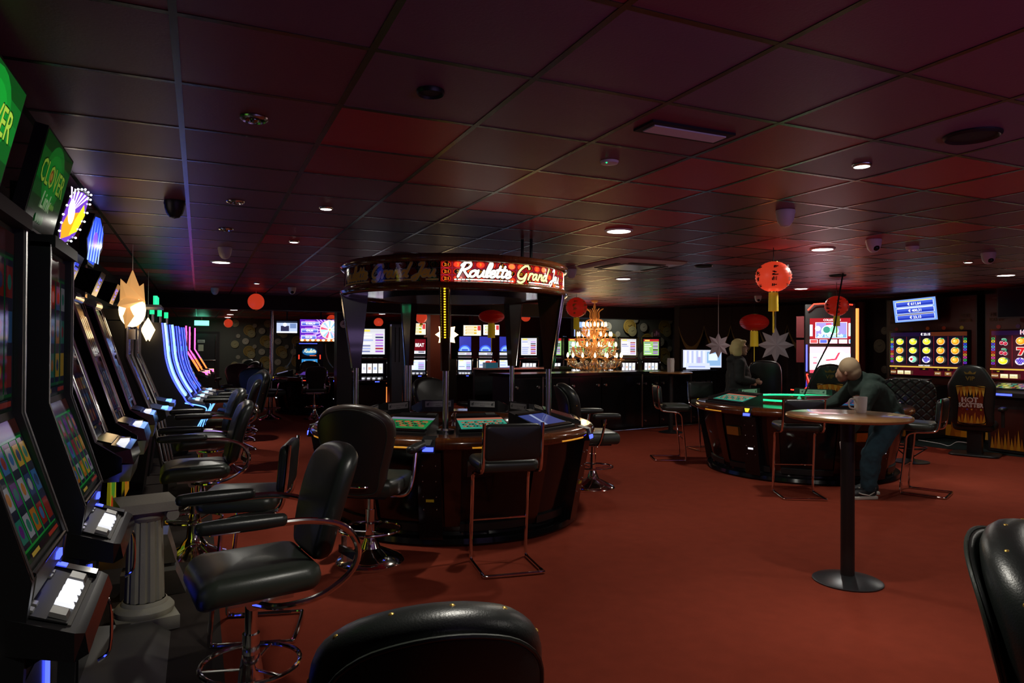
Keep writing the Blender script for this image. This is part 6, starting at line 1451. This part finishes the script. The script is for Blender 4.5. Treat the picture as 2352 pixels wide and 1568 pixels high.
fuse('hoodie', [('c', [((-.075, .04, 1.125), .135), ((.02, .04, 1.07), .165), ((.11, .04, .975), .165), ((.19, .04, .86), .155), ((.215, .04, .80), .15)]), ('b', (-.02, -.06, 1.10), (.13, .11, .11)), ('b', (-.02, .14, 1.10), (.13, .11, .11)),
                ('c', [((-.085, -.15, 1.11), .085), ((-.16, -.175, .95), .072), ((-.20, -.17, .86), .066), ((-.285, -.13, .69), .048)]), ('c', [((-.085, .22, 1.11), .085), ((-.24, .26, .97), .066), ((-.37, .245, .935), .048)]),
                ('b', (.0, .04, 1.225), (.12, .115, .055)), ('b', (.06, .04, 1.20), (.10, .10, .05)), ('c', [((-.15, .04, 1.19), .075), ((-.09, .04, 1.215), .088)])], 'hoodie', man, .011, .02, 'dark green hooded sweatshirt', 3)
fuse('trousers', [('b', (.20, .04, .80), (.15, .165, .12)), ('c', [((.185, -.05, .79), .118), ((.06, -.07, .60), .105), ((-.045, -.08, .45), .095), ((-.06, -.08, .28), .088), ((-.075, -.08, .13), .068)]), ('c', [((.205, .14, .79), .118), ((.15, .15, .60), .10), ((.10, .16, .45), .09), ((.085, .16, .28), .082), ((.075, .16, .13), .066)])], 'jogger', man, .011, .035, 'loose dark blue jogging trousers', 3)
for nm, cx, cy, an in (('near', -.075, -.08, 8), ('far', .07, .16, -6)):
    a = R(180+an); ca, sa = math.cos(a), math.sin(a)
    def Q(u, v, z): return (cx+u*ca-v*sa, cy+u*sa+v*ca, z)
    sh = part('shoe', MB().pad([(-.075, -.035), (-.06, -.042), (.06, -.044), (.14, -.046), (.19, -.034), (.205, 0), (.19, .034), (.14, .046), (.06, .044), (-.06, .042), (-.075, .035)], .095, .035, lambda u, v, k: Q(u, v*(1-.15*k/.095), .028+k*(1-.55*max(0, min(1, (u-.02)/.17))))), 'shoeblack', man)
    part('sole', MB().pad([(-.085, -.04), (-.06, -.047), (.06, -.047), (.14, -.05), (.20, -.038), (.215, 0), (.20, .038), (.14, .05), (.06, .047), (-.06, .047), (-.085, .04)], .034, .008, lambda u, v, k: Q(u, v, k)), 'shoewhite', sh)
    part('side_stripe', MB().tube([Q(-.04, .047, .075), Q(.02, .049, .045), Q(.10, .048, .06), Q(.13, .046, .072)], .006, 6), 'shoewhite', sh); part('side_stripe', MB().tube([Q(-.04, -.047, .075), Q(.02, -.049, .045), Q(.10, -.048, .06)], .006, 6), 'shoewhite', sh)
p_ = thing('paper_slip', 'white slip in the hand of the bending man', 'paper', (0, 0, 0)); p_.matrix_world = man.matrix_world
p_.location = (6.35-.34*.912-.13*.41, 5.04+.34*.41-.13*.912+.0, .555); part('slip', MB().hexa([(-.04, -.002, -.05), (.03, -.002, -.05), (.03, .002, -.05), (-.04, .002, -.05), (-.05, -.002, .03), (.0, -.002, .06), (0, .002, .06), (-.05, .002, .03)]), 'paper', p_)
# woman walking to the right behind the table
wo = thing('person', 'person with blond bob and glasses in a black coat behind the table', 'person', (7.50, 8.28, 0), -24.2)
body = [('b', (.045, 0, 1.555), (.085, .075, .108)), ('b', (.075, -.005, 1.515), (.066, .062, .085)), ('b', (.148, -.012, 1.53), (.02, .014, .024)), ('b', (.132, -.01, 1.475), (.028, .028, .012)), ('b', (.115, -.008, 1.445), (.03, .03, .024)), ('b', (.125, -.008, 1.565), (.02, .045, .010)),
        ('c', [((.02, 0, 1.46), .055), ((0, 0, 1.37), .06), ((0, 0, 1.25), .12)]), ('c', [((0, 0, 1.25), .13), ((0, 0, 1.0), .13), ((-.01, 0, .86), .14)]),
        ('c', [((-.01, -.09, .85), .085), ((.03, -.09, .46), .06), ((-.01, -.09, .10), .042), ((.07, -.09, .05), .036)]), ('c', [((-.01, .09, .85), .085), ((-.06, .09, .46), .06), ((-.16, .09, .11), .042), ((-.08, .09, .05), .036)]),
        ('c', [((-.02, -.19, 1.31), .055), ((-.03, -.23, 1.06), .045), ((.20, -.17, 1.04), .03)]), ('c', [((-.02, .19, 1.31), .055), ((.0, .22, 1.08), .045), ((.20, .12, 1.0), .03)])]
body += hand((.205, -.17, 1.04), (1, .15, -.25), (0, -.3, 1), .95, .6)+hand((.205, .12, 1.0), (1, -.1, -.1), (0, .3, 1), .95, .5)
fuse('body', body, 'skin', wo, .009)
fuse('hair', [('b', (.015, .005, 1.59), (.105, .10, .095)), ('b', (-.02, 0, 1.52), (.095, .105, .11)), ('b', (-.015, -.06, 1.47), (.075, .045, .075)), ('b', (-.015, .06, 1.47), (.075, .045, .075)), ('b', (.085, .0, 1.635), (.055, .075, .03))], 'blond', wo, .010, .012)
gl = MB()
for yy in (-.045, .028): gl.tube([(.152, yy+.026*math.cos(2*PI*k/14), 1.545+.02*math.sin(2*PI*k/14)) for k in range(14)], .003, 5, True)
gl.cyl((.152, -.02, 1.547), (.152, .003, 1.547), .003, 5).cyl((.152, -.071, 1.55), (.05, -.085, 1.555), .003, 5).cyl((.152, .054, 1.55), (.05, .08, 1.555), .003, 5); part('glasses', gl, 'lacquer', wo)
fuse('coat', [('b', (-.005, 0, 1.31), (.115, .225, .085)), ('c', [((0, 0, 1.30), .14), ((.02, 0, 1.15), .17), ((.03, 0, .98), .18), ((0, 0, .82), .19)]), ('b', (.02, -.08, 1.05), (.17, .11, .30)), ('b', (.02, .08, 1.05), (.17, .11, .30)), ('c', [((-.01, 0, 1.41), .085), ((-.01, 0, 1.36), .105)]), ('b', (-.08, 0, 1.36), (.075, .13, .06)),
              ('c', [((-.02, -.19, 1.30), .082), ((-.04, -.235, 1.07), .07), ((.04, -.225, 1.05), .066), ((.18, -.175, 1.04), .05)]), ('c', [((-.02, .19, 1.30), .082), ((.0, .22, 1.08), .068), ((.18, .125, 1.005), .05)])], 'blackcoat', wo, .012, .02, 'black winter coat')
fuse('trousers', [('c', [((-.01, -.08, .86), .11), ((.03, -.09, .46), .08), ((-.01, -.09, .12), .06)]), ('c', [((-.01, .08, .86), .11), ((-.06, .09, .46), .08), ((-.16, .09, .13), .06)])], 'blackcoat', wo, .012, .02)
for cx, cy in ((.0, -.09), (-.15, .09)): part('shoe', MB().pad(rrect(.24, .09, .042), .08, .025, lambda u, v, k: (cx+.05+u, cy+v, k*(1-.35*max(0, u/.12)))), 'shoeblack', wo)
